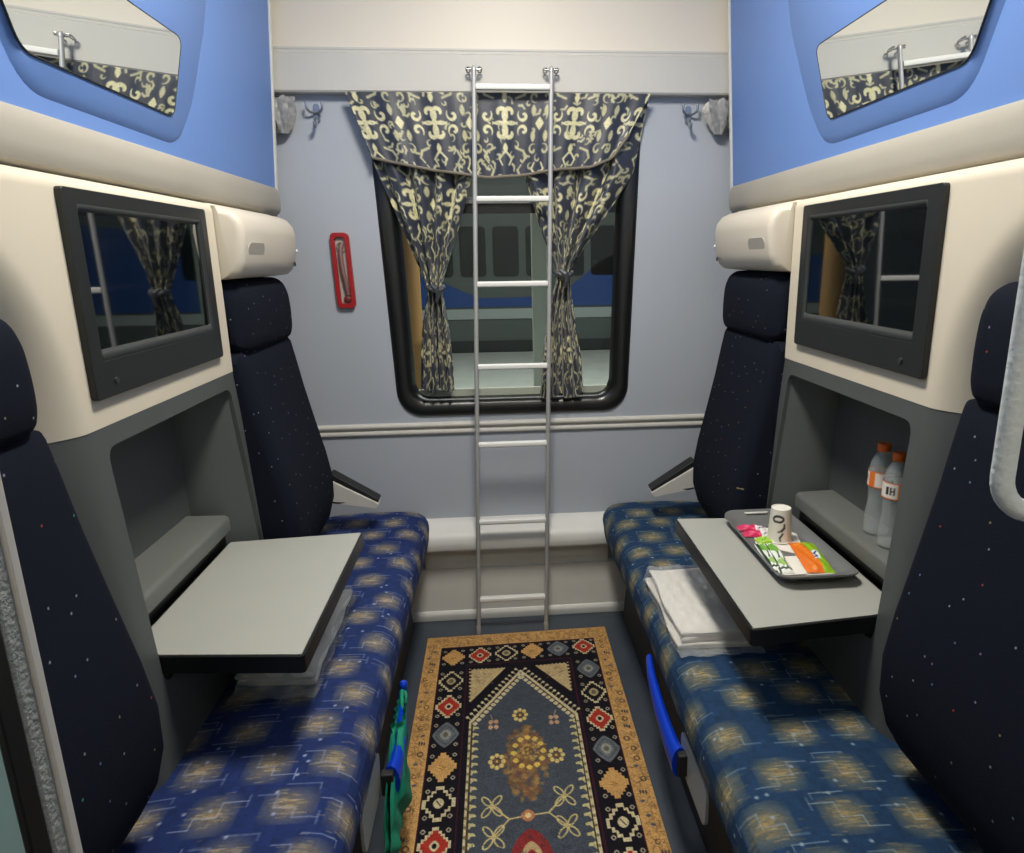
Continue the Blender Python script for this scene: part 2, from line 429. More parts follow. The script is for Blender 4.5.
for k in range(9):
    x = OX(-1.0)+k*.42
    V, F = prismVF(rrect(x, x+.33, OZ(1.32), OZ(1.32)+.62, .05), [], lambda a, b, w: (a, w, b), 8.985, 9.0)
    obj('coach_window', V, F, M['o_dark'], co, smooth=False)
box('coach_skirt', OX(-2.2), OX(3.2), 8.975, 8.998, OZ(.57), OZ(.68), M['o_dark'], co)
cp = lathe('platform_column', [(.11, 0), (.11, .1), (.085, .12), (.085, .75), (.092, .76), (.092, .80), (.085, .81), (.085, 3.0)], (-.555, 4.4, .2), M['o_yel'])
tag(cp, 'round ochre column outside, behind the left curtain tail', 'column')
pp = box('platform_post', .225, .32, 4.3, 4.38, .2, 3.4, M['o_post'], bevel=.008)
tag(pp, 'slim white post outside, beside the right curtain tail', 'post')
for i, (x, y) in enumerate(((-.5, 6.0), (1.6, 6.0))):
    t = thing('platform_lamp', ('fluorescent platform lamp outside on the left', 'fluorescent platform lamp outside on the right')[i], 'lamp', (x, y, 3.4))
    box('lamp_body', x-.65, x+.65, y-.08, y+.08, 3.4, 3.46, M['o_white'], t, bevel=.01)
    tube('lamp_tube', [(x-.6, y, 3.38), (x+.6, y, 3.38)], .018, M['tube'], t, n=8)

# ================================================================== UPPER BERTHS
for s, side in ((-1, 'left'), (1, 'right')):
    t = thing('upper_berth', f'blue folded upper berth with angular mirror on the {side} side', 'bunk', W(s, .80, 1.5, 1.64), 'folded upper berths')
    LN = .067; ex = .016 if s > 0 else 0
    fn = lambda a, b, w, s=s: W(s, w - (b-1.745)*LN + .022 + ex, a, b)
    def mp(P, s=s):
        out = []
        for a, b in P:
            k = 1.0; x0 = CX + s*.79
            for _ in range(6):
                z = 1.5 + (b-1.5)*k; k = (CX + s*(.812 + ex - (z-1.745)*LN))/x0
            out.append((a*k, 1.5 + (b-1.5)*k))
        return out
    V, F = prismVF([(.46, 1.735), (2.615, 1.735), (2.615, 2.62), (.46, 2.62)], [], fn, .80, .86)
    obj('panel', V, F, M['blue'], t, bevel=.004)
    # raised field round the mirror
    Q = roundpoly([(1.25, 1.768), (1.80, 1.766), (1.90, 1.86), (2.06, 2.10), (2.14, 2.30), (2.15, 2.50), (.9, 2.50), (.95, 2.2), (1.17, 1.95)], .06, 6); Q = mp(Q)
    Qi = inset_profile(Q, .020)
    n = len(Q)
    V = [fn(a, b, .801) for a, b in Q] + [fn(a, b, .787) for a, b in Qi]
    F = [(i, (i+1) % n, n+(i+1) % n, n+i) for i in range(n)] + [tuple(range(n, 2*n))]
    obj('raised_field', V, F, M['blue'], t, recalc=False, ang=60)
    P = [(1.257, 1.828), (1.765, 1.828), (1.865, 2.002), (1.84, 2.02), (1.25, 2.02), (1.18, 2.015)]
    P = roundpoly([(1.245, 1.826), (1.768, 1.826), (1.868, 2.017), (1.165, 2.017)], .028, 6); P = mp(P)
    Po = [tuple(p) for p in inset_profile(P, -.0022)]
    V, F = prismVF(Po, [P], fn, .7835, .787); obj('mirror_rim', V, F, M['ink'], t, ang=30)
    V, F = prismVF(P, [], fn, .784, .787); obj('mirror', V, F, M['mirror'], t, smooth=False)
    # grey bolster along the bottom edge
    P = [(.82, 1.747), (.810, 1.745), (.805, 1.738), (.801, 1.715), (.800, 1.69), (.802, 1.672), (.807, 1.661), (.82, 1.655), (.87, 1.652), (.87, 1.747)]
    P = [(p + ex, q) for p, q in P]
    loft('bolster', P, s, .46, 2.595, M['bolster'], t, ends=.012, k=3)
    V, F = prismVF([(2.613, 1.65), (2.628, 1.65), (2.628, 2.62), (2.613, 2.62)], [], fn, .794, .86)
    obj('edge_strip', V, F, M['trimw'], t, bevel=.002)

# ================================================================== CONSOLES
def sm(t): t = np.clip(t, 0, 1); return t*t*(3-2*t)
for s, side in ((-1, 'left'), (1, 'right')):
    t = thing('wall_console', f'{side} wall console, cream above and dark grey with open niche below', 'console', W(s, .80, 1.5, .47), 'side wall consoles')
    # cream upper moulding: flat round the monitor, hollowed round the near headrest
    ys = np.concatenate([np.linspace(.50, 1.30, 81), np.linspace(1.32, 1.925, 20)]); zs = np.linspace(1.205, 1.648, 50)
    Y, Z = np.meshgrid(ys, zs)
    q = ((np.abs((Y-.79)/.45))**2.6 + (np.abs((Z-1.12)/.50))**2.6)**(1/2.6)
    D = .785 + .10*sm((1.0-q)/.36)
    D = D + .02*np.clip((1.628-Z)*-1/.02, 0, 1)**2          # rounded top edge
    G = np.stack([CX + s*D, Y, Z], -1)
    bot = G[:1].copy(); bot[...,0] = CX + s*.885; bot2 = bot
    top = G[-1:].copy(); top[...,0] = CX + s*.90
    G = np.concatenate([bot2, G, top], 0)
    far = G[:, -1:].copy(); far[..., 0] = CX + s*.90
    G = np.concatenate([G, far], 1)
    o = gridobj('upper_moulding', G, M['console'], None, t)
    o.data.set_sharp_from_angle(angle=math.radians(50))
    # strip above the far seat
    V, F = prismVF([(1.92, 1.60), (2.43, 1.60), (2.43, 1.648), (1.92, 1.648)], [], lambda a, b, w, s=s: W(s, w, a, b), .79, .90)
    obj('upper_strip', V, F, M['console'], t, bevel=.008)
    # dark grey lower moulding with the niche
    def dface(z): return .79 - .025*max(0, (1.2-z))/.5
    outer = [(.90, 1.2055), (.90, .47), (1.985, .47), (1.965, .60), (1.945, .85), (1.925, 1.2055)]
    hole = roundpoly([(1.295, .655), (1.935, .655), (1.888, 1.165), (1.283, 1.165)], .03, 5)
    V, F = prismVF(outer, [hole], lambda a, b, w: (w, a, b), 1, 0)
    bm = bmesh.new(); vs = [bm.verts.new(v) for v in V]
    for q in F: bm.faces.new([vs[i] for i in q])
    for yy in np.arange(.92, 1.30, .02):
        bmesh.ops.bisect_plane(bm, geom=bm.verts[:]+bm.edges[:]+bm.faces[:], plane_co=(0, float(yy), 0), plane_no=(0, 1, 0))
    for zz in np.arange(.55, 1.2, .08):
        bmesh.ops.bisect_plane(bm, geom=bm.verts[:]+bm.edges[:]+bm.faces[:], plane_co=(0, 0, float(zz)), plane_no=(0, 0, 1))
    bm.verts.ensure_lookup_table()
    V = []
    for v in bm.verts:
        w_, a, b = v.co
        q = ((abs((a-.79)/.45))**2.6 + (.085/.50)**2.6)**(1/2.6)
        V.append(W(s, .90 if w_ > .5 else dface(b) - .004 + .10*float(sm(np.array((1.0-q)/.36))), a, b))
    F = [[v.index for v in q.verts] for q in bm.faces]; bm.free()
    obj('lower_moulding', V, F, M['grey'], t, ang=45)
    # niche walls and back
    Pn = hole; Pb = roundpoly([(1.305, .665), (1.90, .665), (1.872, 1.15), (1.30, 1.15)], .03, 5); n = len(Pn)
    V = [W(s, dface(b)+.008, a, b) for a, b in Pn] + [W(s, .938, a, b) for a, b in Pb]
    F = [(i, (i+1) % n, n+(i+1) % n, n+i) for i in range(n)] + [tuple(range(n, 2*n))]
    obj('niche', V, F, M['grey'], t, recalc=False, solid=0.002)
    P = [(.937, .810), (.835, .808), (.826, .804), (.822, .796), (.822, .765), (.83, .757), (.937, .757)]
    loft('ledge', P, s, 1.305, 1.868, M['ledge'], t, ends=.003, k=2)
    V, F = prismVF([(1.30, .665), (1.895, .665), (1.885, .757), (1.30, .757)], [], lambda a, b, w, s=s: W(s, w, a, b), .850, .87)
    obj('hinge_slot', V, F, M['black'], t, smooth=False)
    # --- monitor
    mo = thing('wall_monitor', f'black framed screen set in the {side} console', 'monitor', W(s, .785, 1.56, 1.26), 'wall monitors')
    fm = lambda a, b, w, s=s: W(s, w, a, b)
    V, F = prismVF(rrect(1.262 if s < 0 else 1.255, 1.846, 1.258, 1.626, .008, 3), [rrect(1.30, 1.815, 1.325, 1.60, .006, 3)], fm, .773, .80)
    obj('bezel', V, F, M['bezel'], mo, bevel=.003)
    Po = rrect(1.30, 1.815, 1.325, 1.60, .006, 3); Pi = rrect(1.312, 1.805, 1.345, 1.588, .004, 3); n = len(Po)
    V = [fm(a, b, .774) for a, b in Po] + [fm(a, b, .7815) for a, b in Pi]
    F = [(i, (i+1) % n, n+(i+1) % n, n+i) for i in range(n)]
    obj('inner_bezel', V, F, M['bezel2'], mo, recalc=False, solid=.001)
    V, F = prismVF(Pi, [], fm, .7812, .795); obj('screen', V, F, M['screen'], mo, smooth=False)
    lathe('button', [(.006, 0), (.006, .003), (.004, .0035)], W(s, .773, 1.33, 1.285), M['bezel2'], mo, n=14, axis=(-s, 0, 0))
    # --- reading light above the far headrest
    rl = thing('reading_light', f'cream reading light housing above the far {side} headrest', 'light', W(s, .75, 2.17, 1.45), 'reading lights')
    P = [(.80, 1.644), (.765, 1.640), (.737, 1.628), (.719, 1.606), (.714, 1.575), (.722, 1.50), (.735, 1.468), (.752, 1.455), (.80, 1.45)]
    loft('housing', P, s, 1.925, 2.43, M['lamp_house'], rl, ends=.022, k=4)
    V, F = prismVF(rrect(1.965, 2.095, 1.511, 1.549, .0185, 8), [], lambda a, b, w, s=s: W(s, w + .020*(1.56-b)/.1, a, b), .7115, .725)
    obj('lens', V, F, M['lens'], rl, bevel=.002)
    lathe('socket', [(.007, 0), (.007, .005), (.004, .005), (.003, .003)], W(s, .725, 2.405, 1.488), M['ink'], rl, n=12, axis=(-s, .35, 0))
    lathe('switch', [(.006, 0), (.006, .004), (.004, .006)], W(s, .716, 2.408, 1.53), M['trimw'], rl, n=12, axis=(-s, .35, 0))
    # --- folding table
    tb = thing('folding_table', ('empty grey topped folding table with black edge, left of the rug', 'grey topped folding table with black edge carrying a snack tray')[s > 0], 'table', W(s, .62, 1.59, .68), 'folding tables')
    Pt = roundpoly([(.840, 1.315), (.770, 1.297), (.468, 1.268), (.468, 1.916), (.840, 1.885)], .012, 4)
    V, F = prismVF(Pt, [], lambda a, b, w, s=s: W(s, a, b, w), .680, .7185); obj('edge_band', V, F, M['black'], tb, bevel=.003)
    Pi = [tuple(p) for p in inset_profile(Pt, .006)]
    V, F = prismVF(Pi, [], lambda a, b, w, s=s: W(s, a, b, w), .7175, .7205); obj('tabletop', V, F, M['table'], tb, smooth=False)
    V, F = prismVF(roundpoly([(.79, 1.33), (.60, 1.36), (.60, 1.82), (.79, 1.85)], .03), [], lambda a, b, w, s=s: W(s, a, b, w), .664, .681); obj('support_plate', V, F, M['black'], tb, bevel=.003)

# ================================================================== BENCH SEATS
def resample(P, step):
    out = [P[0]]
    P = [np.array(p, float) for p in P]
    res = []
    for i in range(len(P)-1):
        l = np.linalg.norm(P[i+1]-P[i]); n = max(1, int(round(l/step)))
        for k in range(n): res.append(P[i] + (P[i+1]-P[i])*k/n)
    res.append(P[-1]); return np.array(res)
def seat_canvas(base, gold, pale):
    c = Canvas(.66, 2.24, .0025, base)
    q = RNG.normal(0, 1, (c.ny//6+2, c.nx//6+2)); q = np.kron(q, np.ones((6,6)))[:c.ny,:c.nx]
    c.a *= (1 + .04*q)[...,None]
    rows = 19; cols = 5
    for r in range(rows):
        for k in range(cols):
            cu = .03 + k*.145 + (.0725 if r % 2 else 0) + random.uniform(-.01, .01); cv = .06 + r*.118 + random.uniform(-.012, .012)
            ru = random.uniform(.036, .044); rv = random.uniform(.034, .042)
            c.disc(cu, cv, ru*1.2, rv*1.15, gold, op=.5, soft=.9)
            for q in range(85):
                a = random.uniform(0, 2*PI); rr = abs(random.gauss(0, .62))
                pu = cu + ru*rr*math.cos(a); pv = cv + rv*rr*math.sin(a); ln = random.uniform(.005, .020)
                c.line([(pu-ln*.7, pv), (pu+ln*.7, pv+random.uniform(-.002,.002))], .0022, np.array(gold)*random.uniform(.6, 1.22), op=.55)
            # stepped thin line through and between the blots
            w = .0021; s1 = random.choice((-1, 1)); a = random.uniform(.02, .035)
            pth = [(cu-.07, cv+.03*s1), (cu-a, cv+.03*s1), (cu-a, cv-.005), (cu+.012, cv-.005), (cu+.012, cv-.03*s1), (cu+.062, cv-.03*s1)]
            c.line(pth, w, pale, op=.75)
            if random.random() < .6:
                e = cu+.062; c.line([(e, cv-.045*s1), (e, cv-.015*s1)], w, pale, op=.8)
            if random.random() < .5:
                c.line([(cu-.02, cv+.055), (cu+.05, cv+.055), (cu+.05, cv+.04)], w, pale, op=.7)
            for q in range(2):
                c.disc(cu+random.uniform(-.07,.07), cv+random.uniform(-.06,.06), .004, .004, pale, op=.9)
    c.noise(.05); return c
BACKP = [(.84, .47), (.80, .482), (.76, .503), (.715, .545), (.682, .60), (.662, .67), (.660, .75), (.675, .84), (.702, .96), (.728, 1.08), (.746, 1.18), (.757, 1.235), (.768, 1.252), (.84, 1.255)]
HEADP = [(.84, 1.25), (.765, 1.246), (.748, 1.258), (.741, 1.285), (.740, 1.34), (.744, 1.395), (.757, 1.430), (.78, 1.447), (.84, 1.45)]
HEADP = roundpoly(HEADP, .02, 4)
for s, side in ((-1, 'left'), (1, 'right')):
    t = thing('bench_seat', ('bench seat in bright blue patterned fabric on the left of the rug', 'bench seat in teal blue patterned fabric on the right of the rug')[s > 0], 'seat', W(s, .58, 1.5, 0), 'facing bench seats')
    base, gold, pale = ((27, 44, 94), (160, 142, 110), (150, 160, 190)) if s < 0 else ((26, 54, 86), (158, 138, 96), (140, 160, 172))
    can = seat_canvas(base, gold, pale)
    prof = [(.86, .455), (.80, .468), (.70, .478), (.60, .482), (.50, .482), (.435, .480), (.405, .474), (.383, .460), (.370, .440), (.3655, .415), (.3655, .385), (.372, .360), (.385, .345), (.405, .340)]
    prof = [(a_, b_+.006) for a_, b_ in prof]; pr = resample(prof, .0025); arc = np.concatenate([[0], np.cumsum(np.linalg.norm(np.diff(pr, axis=0), axis=1))]); arc *= .66/arc[-1]
    ring = np.concatenate([pr, np.array([[.60, .34], [.86, .34]])]); au = np.concatenate([arc, [.66, .66]])
    y0, y1 = .47, 2.665; r = .03
    ang = np.linspace(0, PI/2, 14)
    yy = np.concatenate([y0 + r*(1-np.cos(ang)), np.arange(y0+r+.0025, y1-r, .0025), (y1 - r*(1-np.cos(ang)))[::-1]])
    ins = np.concatenate([r*(1-np.sin(ang)), np.zeros(len(np.arange(y0+r+.0025, y1-r, .0025))), (r*(1-np.sin(ang)))[::-1]])
    G = np.zeros((len(yy), len(ring), 3)); puff = .006*np.sin((yy-y0)*2*PI/.55)
    for i, (y, d) in enumerate(zip(yy, ins)):
        Q = ring.copy()
        if d > 1e-6:        # round the ends by pulling towards the core
            Q = inset_profile(ring, 0) ; c0 = np.array([.60, .41]); Q = ring.copy()
            Q[:,0] = np.where(Q[:,0] < .6, Q[:,0] + d, Q[:,0]); Q[:,1] = np.where(Q[:,1] > .41, Q[:,1]-d*.5, Q[:,1]+d*.3)
        far_ = min(1, max(0, (y-1.95)/.6)); Q = Q.copy(); Q[:,1] += .016*far_*np.clip((Q[:,1]-.34)/.14, 0, 1); Q[:,0] -= .008*far_
        G[i,:,0] = CX + s*Q[:,0]; G[i,:,1] = y; G[i,:,2] = Q[:,1]
    U = np.broadcast_to(au[None,:], G.shape[:2]); Vv = np.broadcast_to((yy-y0)[:,None], G.shape[:2])
    cols_ = can.sample(U, Vv)
    # close the ends by collapsing one extra ring to the core line
    def core(g, y):
        c = g.copy(); c[:,2] = .40; c[:,0] = CX + s*np.clip(s*(g[:,0]-CX), .45, .84); c[:,1] = y; return c
    G = np.concatenate([core(G[0], y0)[None], G, core(G[-1], y1)[None]]); cols_ = np.concatenate([cols_[:1], cols_, cols_[-1:]])
    gridobj('cushion', G, M['seatL'], cols_, t, closed_u=True)
    V, F = prismVF([(.44, .0), (.47, .30), (.47, .345), (.93, .345), (.93, .0)], [], lambda a, b, w, s=s: W(s, a, w, b), .48, 2.60)
    obj('bench_base', V, F, M['dark'], t, bevel=.006)
    for k, (a, b) in enumerate(((.62, 1.105 if s < 0 else 1.125), (1.932, 2.415))):
        br = loft('backrest', BACKP, s, a, b, M['navy'], t, ends=.034, k=6, nm=4)
        loft('headrest', HEADP if k else [(p, q if q < 1.3 else q-(.012 if s < 0 else -.006)) for p, q in HEADP], s, a+.004, b-(.004 if k else .018), M['navy'], br, ends=.05, k=10, nm=4)
    # armrest folded at the window end
    a0 = Vector((.695, .724)); a1 = Vector((.524, .612)); dd = (a1-a0).normalized(); nn = Vector((dd.y, -dd.x))
    if nn.y < 0: nn = -nn
    q = [a0+nn*.0, a0+nn*.019, a1+nn*.019, a1]
    ar = obj('armrest', *prismVF(roundpoly([tuple(p) for p in q], .009, 4), [], lambda a, b, w, s=s: W(s, a, w, b), 2.44, 2.50), M['black'], t, bevel=.004)
    q = [a0-nn*.001, a1+nn*.010+dd*.006, a1-nn*.012+dd*.004, a1-nn*.024-dd*.03, a0-nn*.10]
    obj('armrest_bracket', *prismVF(roundpoly([tuple(p) for p in q], .006, 3), [], lambda a, b, w, s=s: W(s, a, w, b), 2.428, 2.494), M['rail'], ar, bevel=.002)
    # blue release lever and grey plate hung under the front edge
    if s < 0: y0l, y1l, dl, zl = 1.42, 1.70, .345, .275
    else: y0l, y1l, dl, zl = 1.40, 1.78, .360, .285
    path = smoothpath([W(s, dl+.015, y1l, zl+.035), W(s, dl, y1l-.07, zl+.025), W(s, dl-.006, (y0l+y1l)/2, zl+.008), W(s, dl-.006, y0l+.06, zl), W(s, dl, y0l, zl)], 6)
    n = len(path); V, F = tubeVF([tuple(p) for p in path], [.017 + .019*(i/n)**1.2 for i in range(n)], 12)
    V = [Vector((v.x, v.y, v.z)) for v in V]
    cxl = CX + s*(dl-.002)
    V = [Vector((cxl + (v.x-cxl)*.6, v.y, zl + (v.z-zl)*1.2)) for v in V]
    lv = obj('release_lever', V, F, M['blueplastic'], t)
    box('lever_clip', CX+s*(dl-.008), CX+s*(dl+.022), y0l-.018, y0l+.004, zl-.028, zl+.032, M['ink'], lv, bevel=.003)
    V, F = prismVF(roundpoly([(1.235, .345), (1.45, .345), (1.43, .242), (1.235, .242)], .03, 5), [], lambda a, b, w, s=s: W(s, w, a, b), .374, .382)
    obj('hanging_plate', V, F, M['plate'], t, bevel=.002)

# ================================================================== LADDER
def ladder():
    t = thing('bunk_ladder', 'slim aluminium bunk ladder hooked on the rail before the window', 'ladder', (.024, 2.54, 0))
    top = (-.052, .217); bot = (-.115, .163); zt = 2.143
    def pt(k, z): f = z/zt; return (bot[k] + (top[k]-bot[k])*f, 2.535 + (2.596-2.535)*f, z)
    for k in (0, 1):
        P = [pt(k, 0.0), pt(k, 1.0), pt(k, 2.10), pt(k, 2.132)]
        x, y, z = P[-1]
        hook = [(x, y+.004, z+.012), (x, y+.016, z+.020), (x, y+.034, z+.016), (x, y+.042, z+.0)]
        r = tube('side_rail', [P[0], P[1], P[2], P[3]]+hook[:0], .0085, M['alu'], t, n=12)
        lathe('foot_cap', [(.0100, 0), (.0100, .03), (.009, .034)], (P[0][0], P[0][1], 0.0), M['black'] if False else M['alu'], r, n=12)
        # clamp bracket: cross bar with two eyes
        br = tube('bracket', [(x-.024, y+.006, z+.004), (x+.024, y+.006, z+.004)], .0042, M['steel'], r, n=10)
        for q in (-1, 1):
            V, F = tubeVF([(x+q*.020+.007*math.cos(a), y+.022+.020*math.sin(a), z+.006-.004*math.sin(a)) for a in np.linspace(0, 2*PI, 14)[:-1]], .003, 8, closed=True)
            obj('clip', V, F, M['steel'], r)
        lathe('cap', [(.0095, 0), (.0095, .012), (.005, .018)], (x, y, z-.004), M['alu'], r, n=12)
    for z in (2.078, 1.706, 1.406, 1.10, .797, .482, .149):
        a = Vector(pt(0, z)); b = Vector(pt(1, z)); a.x += .006; b.x -= .006
        h = .010; d = .013
        P = roundpoly([(-d, -h), (d, -h), (d, h), (-d, h)], .006, 3)
        V, F = prismVF(P, [], lambda u, v, w: (w, a.y + u, a.z + v), a.x, b.x)
        obj('rung', V, F, M['rung'], t)
ladder()

# ================================================================== CURTAINS
def spiral(cx, cy, r0, r1, a0, a1, n=16, sx=1, sy=1):
    return [(cx + sx*(r0+(r1-r0)*i/n)*math.cos(a0+(a1-a0)*i/n), cy + sy*(r0+(r1-r0)*i/n)*math.sin(a0+(a1-a0)*i/n)) for i in range(n+1)]
CR = (208, 202, 160); CR2 = (178, 174, 138); NV = (43, 48, 61)
def damask(w, h, px, per=.272, row=.275, off=.06, voff=.100, k=1.42):
    c = Canvas(w, h, px, NV)
    n = int(w/per)+2; rws = int(h/row)+2
    for j in range(-1, rws):
        for i in range(-1, n):
            cu = i*per + off + (per/2 if j % 2 else 0); cv = voff + j*row
            for sy in (1, -1):
                for sx in (1, -1):
                    c.line(spiral(cu+sx*.014*k, cv+sy*.022*k, .004*k, .028*k, 0, 1.75*PI, 24, sx, sy), .0102*k, CR, taper=True)
                    c.line(spiral(cu+sx*.050*k, cv+sy*.018*k, .003*k, .016*k, .5*PI, 2.2*PI, 16, -sx, sy), .0082*k, CR, taper=True)
                    c.line([(cu+sx*.03*k, cv+sy*.058*k), (cu+sx*.052*k, cv+sy*.066*k), (cu+sx*.060*k, cv+sy*.082*k), (cu+sx*.05*k, cv+sy*.094*k)], .007*k, CR2, taper=True)
                    c.disc(cu+sx*.078*k, cv+sy*.030*k, .007*k, .014*k, CR2, p=1.5)
                    c.line(spiral(cu+sx*.080*k, cv+sy*.062*k, .003*k, .014*k, 0, 1.6*PI, 14, sx, sy), .0062*k, CR2, taper=True)
                    c.line([(cu+sx*.004*k, cv+sy*.070*k), (cu+sx*.018*k, cv+sy*.085*k), (cu+sx*.010*k, cv+sy*.10*k)], .006*k, CR, taper=True)
                c.disc(cu, cv+sy*.060*k, .007*k, .013*k, CR, p=1.4)
            c.disc(cu+per/2, cv, .012*k, .016*k, CR, p=1.1)
            c.disc(cu, cv, .005*k, .009*k, CR, p=1.2)
    rr = random.Random(5)
    for k_ in range(int(w*h*620)):
        u, v = rr.uniform(0, w), rr.uniform(0, h); m_ = c.a[min(int(v/px), c.ny-1), min(int(u/px), c.nx-1)]
        if m_[0] > 70: continue
        q = rr.random(); a0 = rr.uniform(0, 2*PI)
        if q < .6: c.line(spiral(u, v, .003, rr.uniform(.010, .017), a0, a0+rr.choice((-1, 1))*1.3*PI, 12), .0065, CR2, taper=True)
        else: c.line([(u, v), (u+.012*math.cos(a0), v+.012*math.sin(a0)), (u+.024*math.cos(a0+.5), v+.024*math.sin(a0+.5))], .0095, CR2, taper=True)
    c.noise(.06); return c
cur = thing('window_curtain', 'navy and cream damask curtain with valance and tied drapes over the window', 'curtain', (.04, 2.62, .95))
DM = damask(1.25, 1.3, .0025)
# valance
nx, nz = 400, 120
Uv = np.linspace(0, 1, nx)[None,:]; Vv = np.linspace(0, 1, nz)[:,None]
xb = np.array([-.425, -.30, -.188, -.009, .10, .247, .36, .44, .50]); zb = np.array([1.852, 1.825, 1.806, 1.783, 1.79, 1.812, 1.818, 1.85, 1.93])
xt0, xt1 = -.503, .580
xbm = -.425 + Uv*(.925); zbot = np.interp(xbm, xb, zb) 
xtop = xt0 + Uv*(xt1-xt0)
X = xtop*(1-Vv) + xbm*Vv; Z = 2.068*(1-Vv) + zbot*Vv
foldy = .007*np.sin(Uv*2*PI*5.5)+.004*np.sin(Uv*2*PI*13+1) ; Yv = 2.631 + .0*X + foldy*(.3+.55*Vv) - .006*Vv
G = np.stack([X, np.broadcast_to(Yv, X.shape), Z], -1)
C = DM.sample(np.broadcast_to(Uv*1.12+.03, X.shape), (2.068-Z)+.0)
gridobj('valance', G, M['damask'], C, cur, thick=.002)
e = [tuple(G[-1, i]) for i in range(0, nx, 8)] + [tuple(G[-1, -1])]
tube('valance_braid', [(a, b-.002, c_) for a, b, c_ in e], .0055, M['braid'], cur, n=8)
def drape(kx0, kx1, z, tie, seed, nf, u0):
    """edges given at a list of heights; folds gather at the tie"""
    zz = np.linspace(z[0], z[-1], 300)
    zi = np.array(z)[::-1]
    xl = np.interp(zz, zi, np.array(kx0)[::-1]); xr = np.interp(zz, zi, np.array(kx1)[::-1])
    def blur(a):
        k = np.ones(15)/15; p = np.concatenate([np.ones(7)*a[0], a, np.ones(7)*a[-1]]); return np.convolve(p, k, 'valid')
    xl = blur(xl); xr = blur(xr)
    nu = 220; u = np.linspace(0, 1, nu)[None,:]
    wid = (xr-xl)[:,None]; X = xl[:,None] + wid*(u + .03*np.sin(2*PI*u*nf+seed))
    amp = np.clip(.0045/np.maximum(wid, .02)*.9+.010, .012, .026)*np.clip(wid/.06, .55, 1)
    Y = 2.656 - .012*np.exp(-((zz[:,None]-tie)/.06)**2) + amp*.75*np.sin(2*PI*u*nf + seed + .6*np.sin(zz[:,None]*6)) + .003*np.sin(2*PI*u*nf*2.3+zz[:,None]*20)
    Y = np.clip(Y, 2.63, 2.672)
    Z = np.broadcast_to(zz[:,None], X.shape).copy()
    Z = Z + .010*np.sin(2*PI*u*nf*.5+seed)*np.clip((z[-1]+.12-Z)/.12, 0, 1)
    G = np.stack([X, Y, Z], -1); C = DM.sample(np.broadcast_to(u0+u*.52, X.shape), np.broadcast_to((2.07-zz)[:,None], X.shape)*1.0)
    return G, C
G, C = drape([-.50, -.430, -.345, -.262, -.258, -.288, -.302, -.308], [-.05, -.062, -.130, -.205, -.202, -.188, -.178, -.178], [2.05, 1.84, 1.62, 1.405, 1.375, 1.25, 1.10, .995], 1.39, .4, 4, .05)
dl = gridobj('drape', G, M['damask'], C, cur, thick=.002)
G, C = drape([.105, .105, .170, .228, .232, .192, .168, .158], [.565, .515, .385, .282, .280, .300, .325, .332], [2.05, 1.80, 1.60, 1.455, 1.42, 1.27, 1.10, .960], 1.44, 1.9, 4, .62)
dr = gridobj('drape', G, M['damask'], C, cur, thick=.002)
for (x, z, w, par) in ((-.228, 1.39, .030, dl), (.257, 1.437, .032, dr)):
    P = [(x + w*math.cos(a), 2.642 + .022*math.sin(a), z + .006*math.sin(a*2+1)) for a in np.linspace(0, 2*PI, 20)[:-1]]
    V1 = tubeVF(P, .010, 8, closed=True)
    V2 = tubeVF([(x-.012, 2.622, z+.016), (x+.004, 2.617, z+.002), (x+.012, 2.620, z-.018), (x+.004, 2.622, z-.05)], [.008, .014, .011, .005], 8)
    V, F = joinVF([V1, V2]); obj('tieback', V, F, mat('tie_cloth', (70, 72, 78), .5, var=.3, vscale=60), par)

# grey gathered cloth at both top corners
for s, side in ((-1, 'left'), (1, 'right')):
    c0 = W(s, .785, 2.645, 1.935); V = []; F = []; nr = 16; nk = 26
    for i in range(nr):
        f = i/(nr-1); r = .008 + .036*math.sin(PI*min(1, f*.62+.06)); z = c0[2] + .115*f
        for k in range(nk):
            a = 2*PI*k/nk; q = 1 + .24*math.sin(a*6+f*4) + .12*math.sin(a*11+f*9)
            V.append((c0[0] + r*q*math.cos(a) - s*.006*f, c0[1]+.004 + min(r*q*.55*math.sin(a), .033), z + .008*math.sin(a*4)*f))
    for i in range(nr-1):
        for k in range(nk): F.append((i*nk+k, i*nk+(k+1) % nk, (i+1)*nk+(k+1) % nk, (i+1)*nk+k))
    F.append(tuple(range(nk))); F.append(tuple((nr-1)*nk+k for k in range(nk)))
    o = obj('gathered_cloth', V, F, M['silver'])
    tag(o, f'bunch of silver grey gathered cloth under the rail, {side} corner', 'curtain', 'gathered berth curtains')
    # coat hook
    x = -.617 if s < 0 else .733
    t = thing('coat_hook', f'small metal double coat hook on the wall, {side} of the curtain', 'hook', (x, YW, 1.96), 'coat hooks')
    V, F = prismVF(rrect(x-.011, x+.011, 1.975, 2.04, .01, 4), [], lambda a, b, w: (a, w, b), YW-.006, YW); obj('back_plate', V, F, M['hook'], t, bevel=.002)
    tube('lower_hook', smoothpath([(x, YW-.006, 2.0), (x, YW-.02, 1.985), (x, YW-.034, 1.962), (x, YW-.048, 1.958), (x, YW-.052, 1.972)], 4), .0055, M['hook'], t, n=8)
    for q in (-1, 1):
        tube('prong', smoothpath([(x, YW-.006, 2.01), (x+q*.014, YW-.022, 2.008), (x+q*.026, YW-.034, 2.018), (x+q*.027, YW-.036, 2.04)], 4), .0045, M['hook'], t, n=8)

